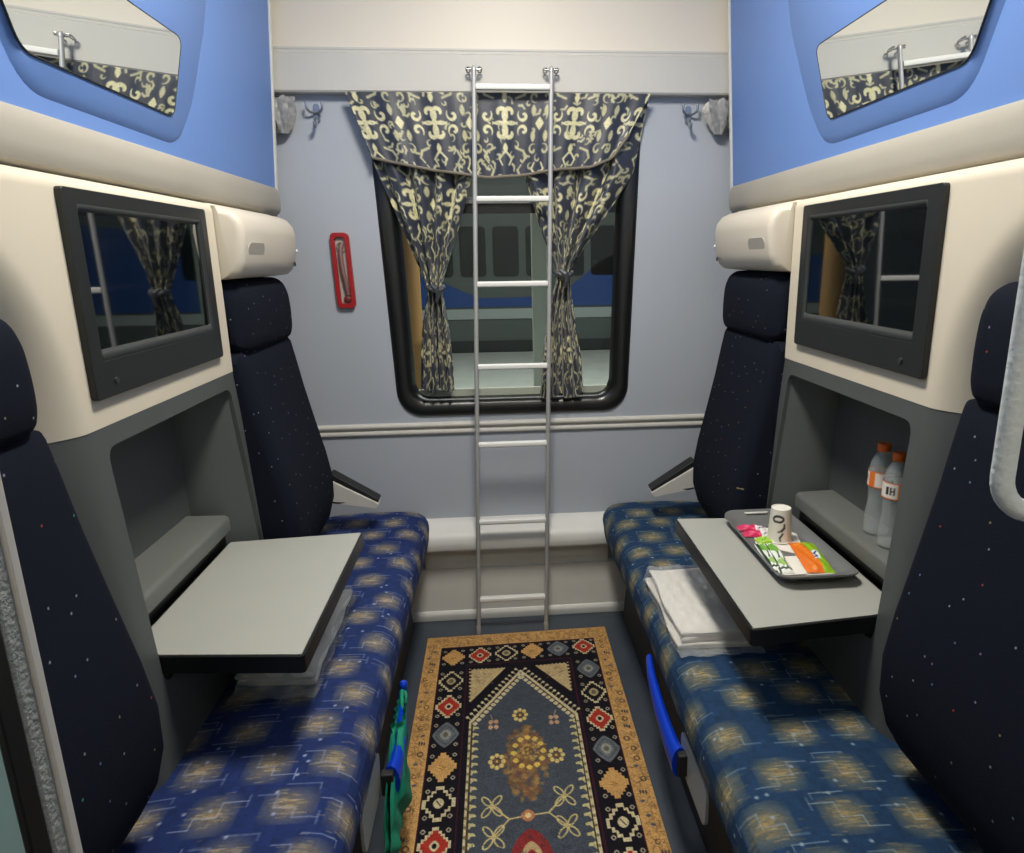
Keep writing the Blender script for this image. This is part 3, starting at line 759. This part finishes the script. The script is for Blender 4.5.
# ================================================================== RED EMERGENCY BOX
t = thing('emergency_handle', 'red framed emergency handle box on the wall left of the window', 'emergency handle', (-.57, YW, 1.32))
fx = lambda a, b, w: (a + (1.46-b)*.03, w, b)
V, F = prismVF(rrect(-.604, -.536, 1.322, 1.598, .018, 5), [rrect(-.589, -.551, 1.338, 1.582, .012, 5)], fx, YW-.018, YW+.0); obj('frame', V, F, M['red'], t, bevel=.004)
V, F = prismVF(rrect(-.593, -.547, 1.335, 1.585, .012, 5), [], fx, YW-.005, YW+.001); obj('recess', V, F, M['boxgrey'], t, smooth=False)
tube('pull_grip', smoothpath([(-.566, YW-.010, 1.56), (-.573, YW-.016, 1.53), (-.570, YW-.018, 1.47), (-.563, YW-.017, 1.42), (-.558, YW-.012, 1.37)], 5), .0085, mat('grip_metal', (150, 112, 108), .3, metal=.4), t, n=10)
lathe('pivot', [(.013, 0), (.013, .010), (.008, .013)], (-.562, YW-.004, 1.355), mat('pivot_red', (110, 40, 42), .4), t, n=18, axis=(0, -1, 0))
tube('seal_wire', [(-.571+.015*math.cos(a), YW-.010, 1.545+.018*math.sin(a)) for a in np.linspace(0, 2*PI, 16)[:-1]], .002, M['steel'], t, n=6, closed=True)

# ================================================================== RUG
def rug():
    RW, RL, px = .727, 1.56, .0022
    GO = (190, 148, 92); DK = (26, 24, 30); MA = (58, 28, 38); CRM = (196, 182, 146); RD = (162, 52, 42); GY = (96, 101, 106); FB = (68, 74, 83)
    c = Canvas(RW, RL, px, GO)
    rnd = random.Random(3)
    # flecks in the gold border
    for k in range(1500):
        z = rnd.random()
        if z < .36: u, v = rnd.uniform(.006, .05), rnd.uniform(.02, RL)
        elif z < .72: u, v = rnd.uniform(RW-.05, RW-.006), rnd.uniform(.02, RL)
        else: u, v = rnd.uniform(.02, RW-.02), rnd.uniform(.008, .07)
        col = rnd.choice([(150, 110, 64), (214, 168, 104), (120, 92, 66), (100, 80, 66)]); ln = rnd.uniform(.004, .014); a = rnd.uniform(0, PI)
        c.line([(u-ln*math.cos(a), v-ln*math.sin(a)), (u+ln*math.cos(a)*.4, v+ln*.2), (u+ln*math.cos(a), v+ln*math.sin(a))], .003, col, op=.55)
    for k in range(34):
        for u in (.028+rnd.uniform(-.012, .012), RW-.028+rnd.uniform(-.012, .012)):
            v = .10 + k*.044 + rnd.uniform(-.01, .01); q = rnd.random()
            if q < .35: c.ring(u, v, .008, .009, .0032, (52, 46, 50))
            elif q < .6:
                for d in (-.008, 0, .008): c.disc(u+d, v+d*.3, .003, .008, (66, 60, 66))
            elif q < .8: c.disc(u, v, .008, .006, (84, 84, 96), p=1.3)
            else: c.line(spiral(u, v, .003, .010, 0, 1.6*PI, 10), .003, (90, 66, 54))
    c.rect(.060, RW-.060, .078, RL, MA); c.rect(.064, RW-.064, .084, RL, DK)
    # inner field
    u0, u1, v0 = .163, .562, .205
    c.rect(u0, u1, v0, RL, MA); c.rect(u0+.006, u1-.006, v0+.008, RL, DK)
    # medallions
    def stepped(cu, cv, ru, rv, col, n=5):
        P = []
        for qx, qy in ((1, 1), (-1, 1), (-1, -1), (1, -1)):
            seq = [(1-i/n, (i+1)/n*1.0) for i in range(n)]
            pts = []
            for i in range(n): pts += [(1-i/n, i/n+ (0.0 if i else 0)), (1-i/n, (i+1)/n)]
            pts = [(cu+qx*a*ru*1.0, cv+qy*b*rv*1.0) for a, b in pts]
            P += pts if qx*qy > 0 else pts[::-1]
        c.poly(P, col); c.disc(cu, cv, ru*.90, rv*.90, col, p=1.25)
    def med(cu, cv, ru, rv, kind):
        for qx in (-1, 1):
            for qy in (-1, 1):
                c.ring(cu+qx*ru*.80, cv+qy*rv*.80, ru*.13, rv*.11, .0035, (170, 160, 140), p=1.4)
        if kind == 'gold':
            stepped(cu, cv, ru*1.0, rv*1.0, GO); c.line([(cu-.008, cv-.006), (cu+.008, cv+.006)], .004, (150, 110, 60)); c.line([(cu-.012, cv+.004), (cu, cv+.012)], .003, (140, 100, 60))
        elif kind == 'red':
            stepped(cu, cv, ru*1.02, rv*1.02, CRM); stepped(cu, cv, ru*.84, rv*.84, RD); c.disc(cu, cv, ru*.32, rv*.30, CRM, p=1.4); c.disc(cu, cv, ru*.15, rv*.15, DK)
        elif kind == 'grey':
            c.disc(cu, cv, ru, rv, GY, p=1.25); c.ring(cu, cv, ru*.72, rv*.72, .003, (66, 72, 80), p=1.25); c.disc(cu, cv, ru*.42, rv*.40, (140, 140, 132), p=1.6); c.disc(cu, cv, ru*.2, rv*.2, (96, 92, 80), p=1.6)
        elif kind == 'black':
            stepped(cu, cv, ru*1.02, rv*1.02, CRM); stepped(cu, cv, ru*.84, rv*.84, DK); c.disc(cu, cv, ru*.40, rv*.38, (168, 154, 118), p=1.6); c.disc(cu, cv, ru*.2, rv*.2, (108, 96, 70))
        elif kind == 'star':
            stepped(cu, cv, ru*1.08, rv*1.08, CRM, 4); stepped(cu, cv, ru*.84, rv*.86, DK, 4); c.disc(cu, cv, ru*.36, rv*.32, CRM, p=1.8); c.line([(cu-.006, cv-.01), (cu+.006, cv+.01)], .003, DK)
    for k, q in enumerate(('gold', 'red', 'black', 'gold', 'grey', 'red')): med(.112+k*.1015, .150-k*.003, .043, .052, q)
    for k, q in enumerate(('black', 'red', 'grey', 'gold', 'star', 'red', 'grey', 'black', 'gold')): med(.112, .302+k*.1435, .043, .060, q)
    for k, q in enumerate(('grey', 'black', 'red', 'grey', 'gold', 'star', 'red', 'grey', 'black')): med(.619, .284+k*.1435, .043, .060, q)
    # field and arch
    ap = (.366, .262); sl = (.185, .535); sr = (.549, .535)
    c.poly([(u0+.012, v0+.03), (ap[0]-.055, v0+.035), (u0+.018, .44)], (182, 160, 118))
    c.poly([(u1-.012, v0+.03), (ap[0]+.055, v0+.035), (u1-.018, .42)], (182, 160, 118))
    for qx, bu in ((1, u0+.012), (-1, u1-.012)):
        for k in range(10): c.disc(bu+qx*.004, v0+.04+k*.021, .006, .006, DK)
        for k in range(9): c.disc(bu+qx*(.012+k*.0145), v0+.032, .005, .005, DK)
        for k in range(14):
            rr = (rnd.uniform(.02, .08)); vv = rnd.uniform(.0, .07); c.line([(bu+qx*rr, v0+.05+vv), (bu+qx*(rr+.012), v0+.06+vv)], .003, (130, 96, 80), op=.7)
    c.poly([ap, sr, (.549, RL), (.185, RL), sl], CRM); c.poly([(ap[0], ap[1]+.016), (sr[0]-.008, sr[1]+.008), (.541, RL), (.193, RL), (sl[0]+.008, sl[1]+.008)], (70, 60, 50))
    fld = [(ap[0], ap[1]+.026), (sr[0]-.014, sr[1]+.014), (.535, RL), (.199, RL), (sl[0]+.014, sl[1]+.014)]
    c.poly(fld, FB)
    # toothed edge
    for k in range(15):
        f = (k+.5)/15
        for (a, b, q) in ((ap, sl, 1), (ap, sr, -1)):
            pu, pv = a[0]+(b[0]-a[0])*f, a[1]+(b[1]-a[1])*f
            c.disc(pu+q*.014, pv+.020, .009, .010, CRM, p=1.4); c.disc(pu-q*.012, pv-.014, .006, .007, CRM, p=1.3)
            c.line([(pu, pv), (pu-q*.012, pv-.018)], .003, CRM)
    for k in range(32):
        v = .56+k*.033
        for u, q in ((.199, 1), (.535, -1)):
            c.poly([(u, v), (u+q*.018, v+.004), (u+q*.020, v+.014), (u+q*.008, v+.012), (u, v+.024)], (186, 176, 130))
            c.disc(u-q*.009, v+.014, .004, .006, (120, 108, 80))
    # central motif
    for k in range(420):
        a = rnd.uniform(0, 2*PI); r = rnd.random()**.6; pu = .365+.078*r*math.cos(a)*(1-.35*abs(math.sin(a))); pv = .735+.165*r*math.sin(a)
        c.disc(pu, pv, rnd.uniform(.004, .011), rnd.uniform(.004, .013), rnd.choice([(122, 92, 60), (146, 110, 66), (104, 74, 58), (164, 130, 76), (128, 88, 68)]), op=.55, soft=.8)
    for k in range(12):
        a = 2*PI*k/12; c.disc(.375+.046*math.cos(a), .70+.066*math.sin(a), .010, .011, (206, 176, 88), p=1.4)
    for k in range(60):
        a = rnd.uniform(0, 2*PI); r = rnd.uniform(0, .04); c.disc(.375+r*math.cos(a), .70+r*math.sin(a)*1.3, .004, .005, rnd.choice([(190, 160, 90), (160, 128, 76), (112, 84, 60)]), op=.7)
    for cu, cv in ((.277, .731), (.460, .724), (.355, .52)):
        for k in range(8):
            a = 2*PI*k/8; c.disc(cu+.020*math.cos(a), cv+.026*math.sin(a), .007, .009, (204, 180, 112))
        c.disc(cu, cv, .010, .012, (110, 74, 44)); c.disc(cu, cv, .004, .005, (204, 180, 112))
    for cu, cv in ((.266, .559), (.466, .558)):
        for k in range(4):
            a = PI/4+PI/2*k; c.disc(cu+.013*math.cos(a), cv+.018*math.sin(a), .008, .011, (186, 148, 116), p=1.5)
        c.line([(cu, cv-.01), (cu+(.01 if cu > .36 else -.01), cv-.05)], .003, (170, 140, 110))
    def sprig(cu, cv):
        for k in range(4):
            a = PI/4+PI/2*k
            ca, sa = math.cos(a), math.sin(a); c.line([(cu+(.004+.017*(1-math.cos(t_))*1.0)*ca - .008*math.sin(t_)*sa, cv+(.004+.017*(1-math.cos(t_)))*1.3*sa + .010*math.sin(t_)*ca) for t_ in np.linspace(0, 2*PI, 16)], .0042, (190, 175, 120))
    for cu, cv in ((.262, .905), (.267, 1.01), (.469, .889), (.468, .996)): sprig(cu, cv)
    c.line([(.262, .905), (.31, .955), (.362, .948), (.42, .945), (.469, .889)], .005, (196, 176, 120)); c.line([(.31, .955), (.267, 1.01)], .004, (196, 176, 120)); c.line([(.42, .945), (.468, .996)], .004, (196, 176, 120))
    c.disc(.362, .948, .020, .022, (176, 120, 84), p=1.5); c.disc(.362, .948, .008, .01, (210, 190, 140))
    c.disc(.366, 1.08, .055, .085, (128, 48, 48), p=1.6); c.disc(.366, 1.08, .028, .045, (176, 150, 110), p=1.6); c.disc(.366, 1.08, .012, .02, (128, 48, 48))
    for k in range(130):
        u = rnd.uniform(.21, .525); v = rnd.uniform(.98, 1.5); c.line(spiral(u, v, .002, .007, 0, 1.3*PI, 6), .002, (48, 54, 66), op=.8)
    c.noise(.10)
    ny, nx = c.ny, c.nx; U, Vv = np.meshgrid(c.U, c.V)
    X = -.320 + U + .006*Vv*0; Y = 2.512 - Vv + (U-.36)*.022; Z = .0065 + .0008*np.sin(U*40)*np.sin(Vv*33)
    G = np.stack([X, Y, Z], -1); C = c.a
    def pad(A, low=False):
        A = np.concatenate([A[:1], A, A[-1:]], 0); A = np.concatenate([A[:, :1], A, A[:, -1:]], 1)
        if low: A = A.copy(); A[0,:,2] = A[-1,:,2] = .0005; A[:,0,2] = A[:,-1,2] = .0005
        return A
    o = gridobj('patterned_rug', pad(G, True), M['rug'], pad(C), None, loc=(.044, 1.73, 0))
    tag(o, 'oriental rug with gold border and medallions on the floor between the benches', 'rug')
rug()

# ================================================================== TRAY AND SNACKS (right table)
ZT = .7208
tr = thing('serving_tray', 'grey plastic serving tray on the right folding table', 'tray', (.755, 1.66, ZT))
def trayloft(specs, m, name):
    V = []; F = []; n = None
    for (x0, x1, y0, y1, r, z) in specs:
        Q = rrect(x0, x1, y0, y1, r, 6); n = len(Q); V += [(a, b, z + (.010*max(0, abs(b-1.66)-.17)/.06 if z > ZT+.012 else 0)) for a, b in Q]
    R = len(specs)
    for i in range(R-1):
        for k in range(n): F.append((i*n+k, i*n+(k+1) % n, (i+1)*n+(k+1) % n, (i+1)*n+k))
    F.append(tuple(range(n))); F.append(tuple((R-1)*n+k for k in range(n)))
    return obj(name, V, F, m, tr, ang=45)
trayloft([(.675, .840, 1.475, 1.835, .03, ZT+.0005), (.667, .848, 1.458, 1.850, .035, ZT+.012), (.655, .860, 1.428, 1.880, .04, ZT+.021), (.655, .860, 1.428, 1.880, .04, ZT+.024),
          (.662, .853, 1.440, 1.868, .036, ZT+.024), (.676, .839, 1.468, 1.840, .03, ZT+.008), (.680, .835, 1.476, 1.832, .03, ZT+.0045)], M['tray'], 'tray_body')
for y in (1.4435, 1.8645):
    V, F = prismVF(rrect(.722, .793, y-.008, y+.008, .006, 4), [], lambda a, b, w: (a, b, w), ZT+.026, ZT+.0292); obj('grip_inlay', V, F, M['traylight'], tr, bevel=.001)
ZF = ZT+.0050
def sheet(name, P, z, m, label, cat, wav=.001, group=None):
    V, F = prismVF(roundpoly(P, .012, 4), [], lambda a, b, w: (a, b, w + wav*math.sin(a*60+b*37)), z, z+.0014)
    o = obj(name, V, F, m, ang=30); return tag(o, label, cat, group)
sheet('paper_liner', [(.688, 1.497), (.826, 1.500), (.824, 1.60), (.690, 1.60)], ZF, M['paper'], 'white paper liner under the snack packets at the near tray end', 'paper')
nk = sheet('paper_napkin', [(.690, 1.685), (.795, 1.60), (.832, 1.745), (.730, 1.822)], ZF, M['paper'], 'white paper napkin under the cup on the tray', 'napkin')
# cup turned upside down with a dark printed mark
cu = thing('paper_cup', 'white paper cup with dark printed mark, standing on the tray', 'cup', (0.764, 1.705, ZF+.004))
cz = ZF+.0045; cr0, cr1, ch = .033, .0265, .094
nU, nV = 96, 70
cc = Canvas(.226, ch, .0022, (226, 221, 210))
uc = .113-.006
cc.line(spiral(uc, .026, .019, .016, -.30*PI, 1.30*PI, 20, -1, -.48), .0052, (30, 30, 34)); cc.line([(uc-.008, .033), (uc+.006, .034), (uc+.014, .030)], .005, (30, 30, 34))
cc.line([(uc+.020, .040), (uc+.020, .050), (uc+.012, .058), (uc+.002, .062)], .0065, (40, 40, 44), taper=True); cc.line([(uc+.016, .066), (uc+.008, .078), (uc+.010, .086)], .0055, (50, 50, 54), taper=True)
a = np.linspace(0, 2*PI, nU)[None,:]; h = np.linspace(0, 1, nV)[:,None]
A0 = math.atan2(-1.705, -0.764)                # mark faces the doorway
R_ = cr0 + (cr1-cr0)*h
G = np.stack([0.764 + R_*np.cos(a+A0+PI), 1.705 + R_*np.sin(a+A0+PI), cz + ch*h*np.ones_like(a)], -1)
C = cc.sample(a/(2*PI)*.226*np.ones_like(h), (1-h)*ch*np.ones_like(a))
gridobj('cup_wall', G, M['attr'], C, cu)
lathe('cup_base', [(cr1-.0005, -.004), (cr1-.0005, .0), (cr1-.003, .0006), (cr1-.004, -.002)], (0.764, 1.705, cz+ch), M['paper'], cu, n=32)
tube('cup_rim', [(0.764+cr0*math.cos(q), 1.705+cr0*math.sin(q), cz+.0005) for q in np.linspace(0, 2*PI, 40)[:-1]], .0018, M['paper'], cu, n=6, closed=True)
# packets
def packet(name, cx_, cy_, w, l, th, ang, draw, label, cat, z=None, px=.0012, group=None, tilt=0):
    z = ZF+.002 if z is None else z
    cv = Canvas(w, l, px, (230, 230, 230)); draw(cv)
    nx_, ny_ = int(w/px)+1, int(l/px)+1
    u = np.linspace(0, 1, nx_)[None,:]; v = np.linspace(0, 1, ny_)[:,None]
    prof = (1-np.abs(2*u-1)**3.0)*(1-np.abs(2*v-1)**8)
    wob = .0016*np.sin(u*19+v*11)*prof
    topz = z + .0015 + th*prof + wob; edge = .0012*np.sin(v*60)*np.ones_like(u)
    lx = (u-.5)*w*np.ones_like(v); ly = (v-.5)*l*np.ones_like(u) 
    X = cx_ + lx*math.cos(ang) - ly*math.sin(ang); Y = cy_ + lx*math.sin(ang) + ly*math.cos(ang)
    G = np.stack([X, Y, topz + tilt*ly], -1); C = cv.sample((u*w)*np.ones_like(v), (v*l)*np.ones_like(u))
    low = G.copy(); low[..., 2] = z
    # closed: top grid, wrapped under
    G2 = np.concatenate([G, low[::-1]], 0); C2 = np.concatenate([C, C[::-1]*0+200], 0)
    G2 = np.concatenate([G2, G2[:1]], 0); C2 = np.concatenate([C2, C2[:1]], 0)
    o = gridobj(name, G2, M['attr'], C2, None, loc=(cx_, cy_, z))
    return tag(o, label, cat, group)
def d_or(c):
    c.rect(0, 1, 0, 1, (226, 112, 24)); c.poly([(c.w*.62, 0), (c.w*.55, c.h*.5), (c.w*.30, c.h), (c.w, c.h), (c.w, 0)], (140, 182, 30))
    for k in range(8): c.disc(c.w*(.30+.05*(k % 3)), c.h*(.08+.11*k), .008, .007, (236, 140, 40), op=.6, soft=.8)
    c.poly([(c.w*.50, c.h*.30), (c.w*.74, c.h*.36), (c.w*.80, c.h*.62), (c.w*.52, c.h*.60)], (228, 232, 238)); c.line([(c.w*.54, c.h*.36), (c.w*.66, c.h*.44), (c.w*.58, c.h*.50), (c.w*.70, c.h*.57)], .005, (40, 56, 118))
    c.disc(c.w*.25, c.h*.85, .012, .010, (245, 160, 50), op=.6)
packet('biscuit_pack', .800, 1.583, .070, .180, .013, -.16, d_or, 'orange and lime green snack packet lying at the right of the tray', 'snack packet')
def d_gr(c):
    c.rect(0, 1, 0, 1, (226, 230, 222)); c.disc(c.w*.5, c.h*.75, c.w*.33, c.h*.15, (112, 168, 52)); c.disc(c.w*.5, c.h*.25, c.w*.3, c.h*.10, (130, 176, 70), op=.8)
    c.rect(c.w*.08, c.w*.20, 0, c.h, (40, 60, 44)); c.line([(c.w*.45, c.h*.38), (c.w*.60, c.h*.60)], .004, (50, 60, 54)); c.line([(c.w*.65, c.h*.1), (c.w*.85, c.h*.55)], .003, (70, 100, 60))
    c.rect(c.w*.1, c.w*.9, c.h*.06, c.h*.10, (60, 74, 60))
packet('sachet', .712, 1.590, .040, .175, .011, -.13, d_gr, 'long green and white sachet lying at the left of the tray', 'sachet', px=.0012, group='long sachets')
packet('sachet', .690, 1.600, .030, .160, .010, -.10, d_gr, 'narrow green and white sachet nearest the tray edge', 'sachet', px=.0012, group='long sachets')
def d_pk(c):
    c.rect(0, 1, 0, 1, (202, 24, 84)); c.rect(c.w*.62, c.w, 0, c.h, (228, 222, 224)); c.line([(c.w*.7, c.h*.2), (c.w*.92, c.h*.75)], .004, (90, 90, 100)); c.disc(c.w*.3, c.h*.5, .010, .006, (232, 120, 160), op=.7)
packet('jam_sachet', .716, 1.788, .080, .034, .008, -.25, d_pk, 'pink and white sachet farther from the doorway on the tray', 'sachet', group='pink sachets')
packet('jam_sachet', .716, 1.745, .080, .034, .008, -.15, d_pk, 'pink and white sachet nearer the doorway on the tray', 'sachet', group='pink sachets')
def d_lime(c):
    c.rect(0, 1, 0, 1, (150, 192, 50)); c.rect(c.w*.6, c.w, 0, c.h, (230, 232, 224)); c.line([(c.w*.2, c.h*.3), (c.w*.5, c.h*.6)], .003, (90, 130, 40))
packet('tea_sachet', .728, 1.700, .062, .038, .008, .1, d_lime, 'small lime green sachet between pink and long sachets', 'sachet')

# ================================================================== WATER BOTTLES in the right niche
def bottle(x, y, label, seed):
    t = thing('water_bottle', label, 'bottle', (x, y, .8105), 'small water bottles')
    z = .8108
    lathe('bottle_body', [(.024, 0), (.0295, .004), (.0305, .02), (.030, .05), (.0255, .085), (.0275, .115), (.030, .125), (.030, .165), (.029, .172), (.024, .192), (.0155, .208), (.0125, .212), (.0125, .222)], (x, y, z), M['bottle'], t, n=28)
    lathe('bottle_cap', [(.0155, 0), (.0158, .002), (.0158, .017), (.0145, .0195)], (x, y, z+.215), M['orange'], t, n=24)
    lb = Canvas(.19, .040, .0016, (226, 220, 212)); 
    lb.rect(0, .19, 0, .003, (222, 112, 34)); lb.rect(0, .19, .037, .040, (222, 112, 34))
    for k in range(3):
        b = .012+k*.065 + seed
        lb.rect(b, b+.018, .003, .037, (222, 112, 34))
        for q, (a0, a1) in enumerate(((.024, .028), (.032, .035), (.039, .046))): lb.rect(b+a0, b+a1, .010, .030, (44, 36, 40))
        lb.rect(b+.024, b+.032, .018, .021, (44, 36, 40))
    a = np.linspace(0, 2*PI, 80)[None,:]; h = np.linspace(0, 1, 26)[:,None]
    G = np.stack([x+.0308*np.cos(a)*np.ones_like(h), y+.0308*np.sin(a)*np.ones_like(h), z+.125+.040*h*np.ones_like(a)], -1)
    gridobj('bottle_label', G, M['attr'], lb.sample((1-a/(2*PI))*.19*np.ones_like(h), (1-h)*.04*np.ones_like(a)), t)
bottle(.945, 1.545, 'small water bottle with orange cap, farther back in the right niche', .0)
bottle(.935, 1.462, 'small water bottle with orange cap, nearer the niche edge', .03)

# ================================================================== LINEN PACKS
def linen(x0, x1, y0, y1, z, m, label, front, seed):
    """folded sheets: draped soft layers with a rolled fold along one side, in a crumpled clear bag"""
    t = thing('linen_pack', label, 'linen', ((x0+x1)/2, (y0+y1)/2, z), 'bagged linen packs')
    rn = np.random.default_rng(seed)
    nl = 3; a = np.linspace(0, 1, 60)[:,None]; b = np.linspace(0, 1, 70)[None,:]
    for k in range(nl):
        o = .007*((k*5+seed) % 3); th = .013; zz = z + .002 + k*(th+.0012)
        # soft closed section across x, running along y
        n = 44; sec = []
        for q in range(n):
            g = 2*PI*q/n; cx_, sx_ = math.cos(g), math.sin(g)
            sec.append((.5+.5*math.copysign(abs(cx_)**.18, cx_), .5+.5*math.copysign(abs(sx_)**.55, sx_)))
        sec = np.array(sec); yy = np.linspace(y0+o, y1-o*.7, 60)
        X = (x0+o) + (x1-x0-o*1.5)*sec[None,:,0] + .004*np.sin(yy*22+k*2)[:,None] + .0
        Y = np.broadcast_to(yy[:,None], X.shape) + .016*(sec[None,:,0]-.5)*(1 if k % 2 else -.6)
        sk = .003*np.sin(X*31+Y*17+k*3) + .002*np.sin(X*70-Y*45+k)
        Z = zz + th*sec[None,:,1] + sk*(k/nl+.15)
        Z = np.maximum(Z, z+.0012)
        G = np.stack([X, Y, Z], -1)
        c0 = G[:1].mean(1, keepdims=True)*np.ones_like(G[:1]); c1 = G[-1:].mean(1, keepdims=True)*np.ones_like(G[:1])
        e0 = G[:1]*.6+c0*.4; e1 = G[-1:]*.6+c1*.4
        gridobj('fold', np.concatenate([c0, e0, G, e1, c1], 0), m, None, t, closed_u=True)
    top = z + .002 + nl*(.013+.0012)
    # bag: crumpled sheet lying over the folds, ends flat on the seat
    na, nb = 90, 110
    A, B = np.meshgrid(np.linspace(-.035, 1.03, na), np.linspace(-.10, 1.05, nb), indexing='ij')
    h = np.clip(np.minimum(np.minimum((A+.035)/.05, (1.03-A)/.05), np.minimum((B+.03)/.05, (1.04-B)/.05)), 0, 1); h = h*h*(3-2*h)
    cr = np.zeros_like(A)
    for q in range(16):
        fa, fb, ph = rn.uniform(-26, 26), rn.uniform(-26, 26), rn.uniform(0, 6.3); cr += np.abs(np.sin(A*fa+B*fb+ph))**3*rn.uniform(.0008, .0022)
    Zb = z + .002 + (top-z+.001)*h + cr*(.35+.65*h)
    G = np.stack([x0+(x1-x0)*A + .004*np.sin(B*19+seed), y0+(y1-y0)*B + .004*np.sin(A*17), Zb], -1)
    gridobj('plastic_bag', G, M['plastic'], None, t)
linen(.448, .66, 1.565, 1.955, .4895, M['linen'], 'folded white linen in a clear bag on the right bench', 1, 3)
linen(-.655, -.465, 1.50, 1.93, .4895, M['linen'], 'folded grey white linen in a clear bag under the left table', 0, 8)

# ================================================================== GREEN BAG hanging on the left lever
n1, n2 = 60, 40
u = np.linspace(0, 1, n1)[:,None]; v = np.linspace(0, 1, n2)[None,:]
ylo = 1.60 - .34*np.clip(u*1.5, .15, 1)**.8; yhi = 1.655 - .03*u
Yb = yhi + (ylo-yhi)*v; Zb = .345 - .185*u - .02*np.sin(v*5)*u
Xb = -.292 + .010*u + .006*np.sin(v*11+u*5)*(.3+u) + .0035*np.sin(v*25+u*12) - .008
G = np.stack([Xb, Yb*np.ones_like(Xb), Zb*np.ones_like(Xb)], -1)
G2 = G[::-1].copy(); G2[...,0] += .012+.012*np.sin(np.linspace(0, PI, n2))[None,:]
o1 = thing('cloth_bag', 'green cloth bag hanging from the blue lever of the left bench', 'bag', (-.255, 1.5, .06))
gridobj('bag_cloth', np.concatenate([G, G2], 0), M['green'], None, o1)
tube('bag_strap', smoothpath([(-.285, 1.65, .32), (-.284, 1.67, .335), (-.292, 1.68, .345), (-.292, 1.66, .34), (-.285, 1.62, .32)], 5), .006, M['green'], o1, n=8)
lathe('toggle', [(.006, 0), (.011, .006), (.011, .022), (.006, .028)], (-.290, 1.685, .340), M['blueplastic'], o1, n=12)

# ================================================================== DOOR LEAF (left) and GRAB HANDLE (right)
YD = .40
d = thing('door_1', 'sliding door leaf with rough metal edge beside the left bench', 'door', (-.6, YD, 0)); d['kind'] = 'structure'
box('door_leaf', -.94, -.3235, YD+.0, YD+.016, 0.002, 2.5, M['doorglass'], d, bevel=.002)
box('rubber_seal', -.3235, -.3185, YD-.002, YD+.016, 0.002, 2.5, M['black'], d, bevel=.002)
box('edge_casting', -.3385, -.3185, YD+.016, YD+.032, 0.002, 2.5, M['edge'], d, bevel=.003)
box('edge_bead', -.3235, -.3165, YD+.032, YD+.040, 0.002, 2.5, M['rail'], d, bevel=.001)
gh = thing('grab_handle', 'worn white grab handle in the foreground at the right edge', 'handle', (.39, .43, 1.30))
P2 = [(.445, .43, 1.318), (.40, .43, 1.318)]
for k in range(9):
    a = PI/2*k/8; P2.append((.381-.028*math.sin(a), .43, 1.346-.028*math.cos(a)))
P2 += [(.353, .43, 1.40), (.353, .43, 1.50)]
for k in range(9):
    a = PI/2*k/8; P2.append((.381-.028*math.cos(a), .43, 1.52+.028*math.sin(a)))
P2 += [(.40, .43, 1.548), (.445, .43, 1.548)]
V, F = tubeVF(P2, .0078, 14); obj('grip_bar', V, F, M['handle'], gh)
for z in (1.318, 1.548): lathe('mount', [(.016, 0), (.016, .006), (.012, .010)], (.455, .43, z), M['handle'], gh, n=18, axis=(-1, 0, 0))

# ================================================================== LIGHTS
cl = thing('ceiling_light', 'flat ceiling light panel above the rug', 'light', (CX, 1.45, 2.74))
box('lamp_frame', CX-.20, CX+.20, 1.12, 1.78, 2.745, 2.78, M['trimw'], cl, bevel=.005)
box('lamp_diffuser', CX-.17, CX+.17, 1.15, 1.75, 2.735, 2.746, M['diff'], cl)
def area(name, loc, size, energy, col, rot=(0, 0, 0), shape='RECTANGLE'):
    l = bpy.data.lights.new(name, 'AREA'); l.shape = shape; l.size = size[0]; l.size_y = size[1]; l.energy = energy; l.color = col
    o = bpy.data.objects.new(name, l); COL.objects.link(o); o.location = loc; o.rotation_euler = rot; return o
area('ceiling_lamp_light', (CX, 1.45, 2.73), (.28, .50), 27, (1.0, .95, .85))
area('corridor_light', (CX, -.45, 2.70), (.5, .5), 6, (1.0, .95, .88))
area('platform_light', (.6, 5.2, 3.35), (3.5, 1.6), 105, (.95, 1.0, .96))
w = bpy.data.worlds.new('night'); sc.world = w; w.use_nodes = True
w.node_tree.nodes['Background'].inputs[0].default_value = (.05, .06, .07, 1); w.node_tree.nodes['Background'].inputs[1].default_value = .3

# ================================================================== CAMERA (horizontal view axis world +Y, lens shifted as in the photo)
f, PX, PY = 680., 555., 426.5
Yc = Vector((495-PX, 258-PY, f)).normalized()
dx = Vector((1, -.012, 0)); Xc = (dx - Yc*dx.dot(Yc)).normalized(); Zc = Xc.cross(Yc)
if Zc.y > 0: Zc = -Zc
# rows: world axes in camera (right, down, forward) coordinates
cam = bpy.data.cameras.new('camera'); co_ = bpy.data.objects.new('camera', cam); COL.objects.link(co_)
from mathutils import Matrix
right = Vector((Xc.x, Yc.x, Zc.x)); down = Vector((Xc.y, Yc.y, Zc.y)); fwd = Vector((Xc.z, Yc.z, Zc.z))
m3 = Matrix((right, -down, -fwd)).transposed()
co_.matrix_world = Matrix.Translation((0, 0, 1.5)) @ m3.to_4x4()
cam.sensor_fit = 'HORIZONTAL'; cam.sensor_width = 36; cam.lens = f/1024*36
cam.shift_x = -(PX-512)/1024; cam.shift_y = (PY-426.5)/1024; cam.clip_start = .01
sc.camera = co_
sc.view_settings.view_transform = 'Standard'; sc.view_settings.look = 'None'
sc.view_settings.gamma = 1; sc.view_settings.use_curve_mapping = False; sc.view_settings.exposure = 0.5
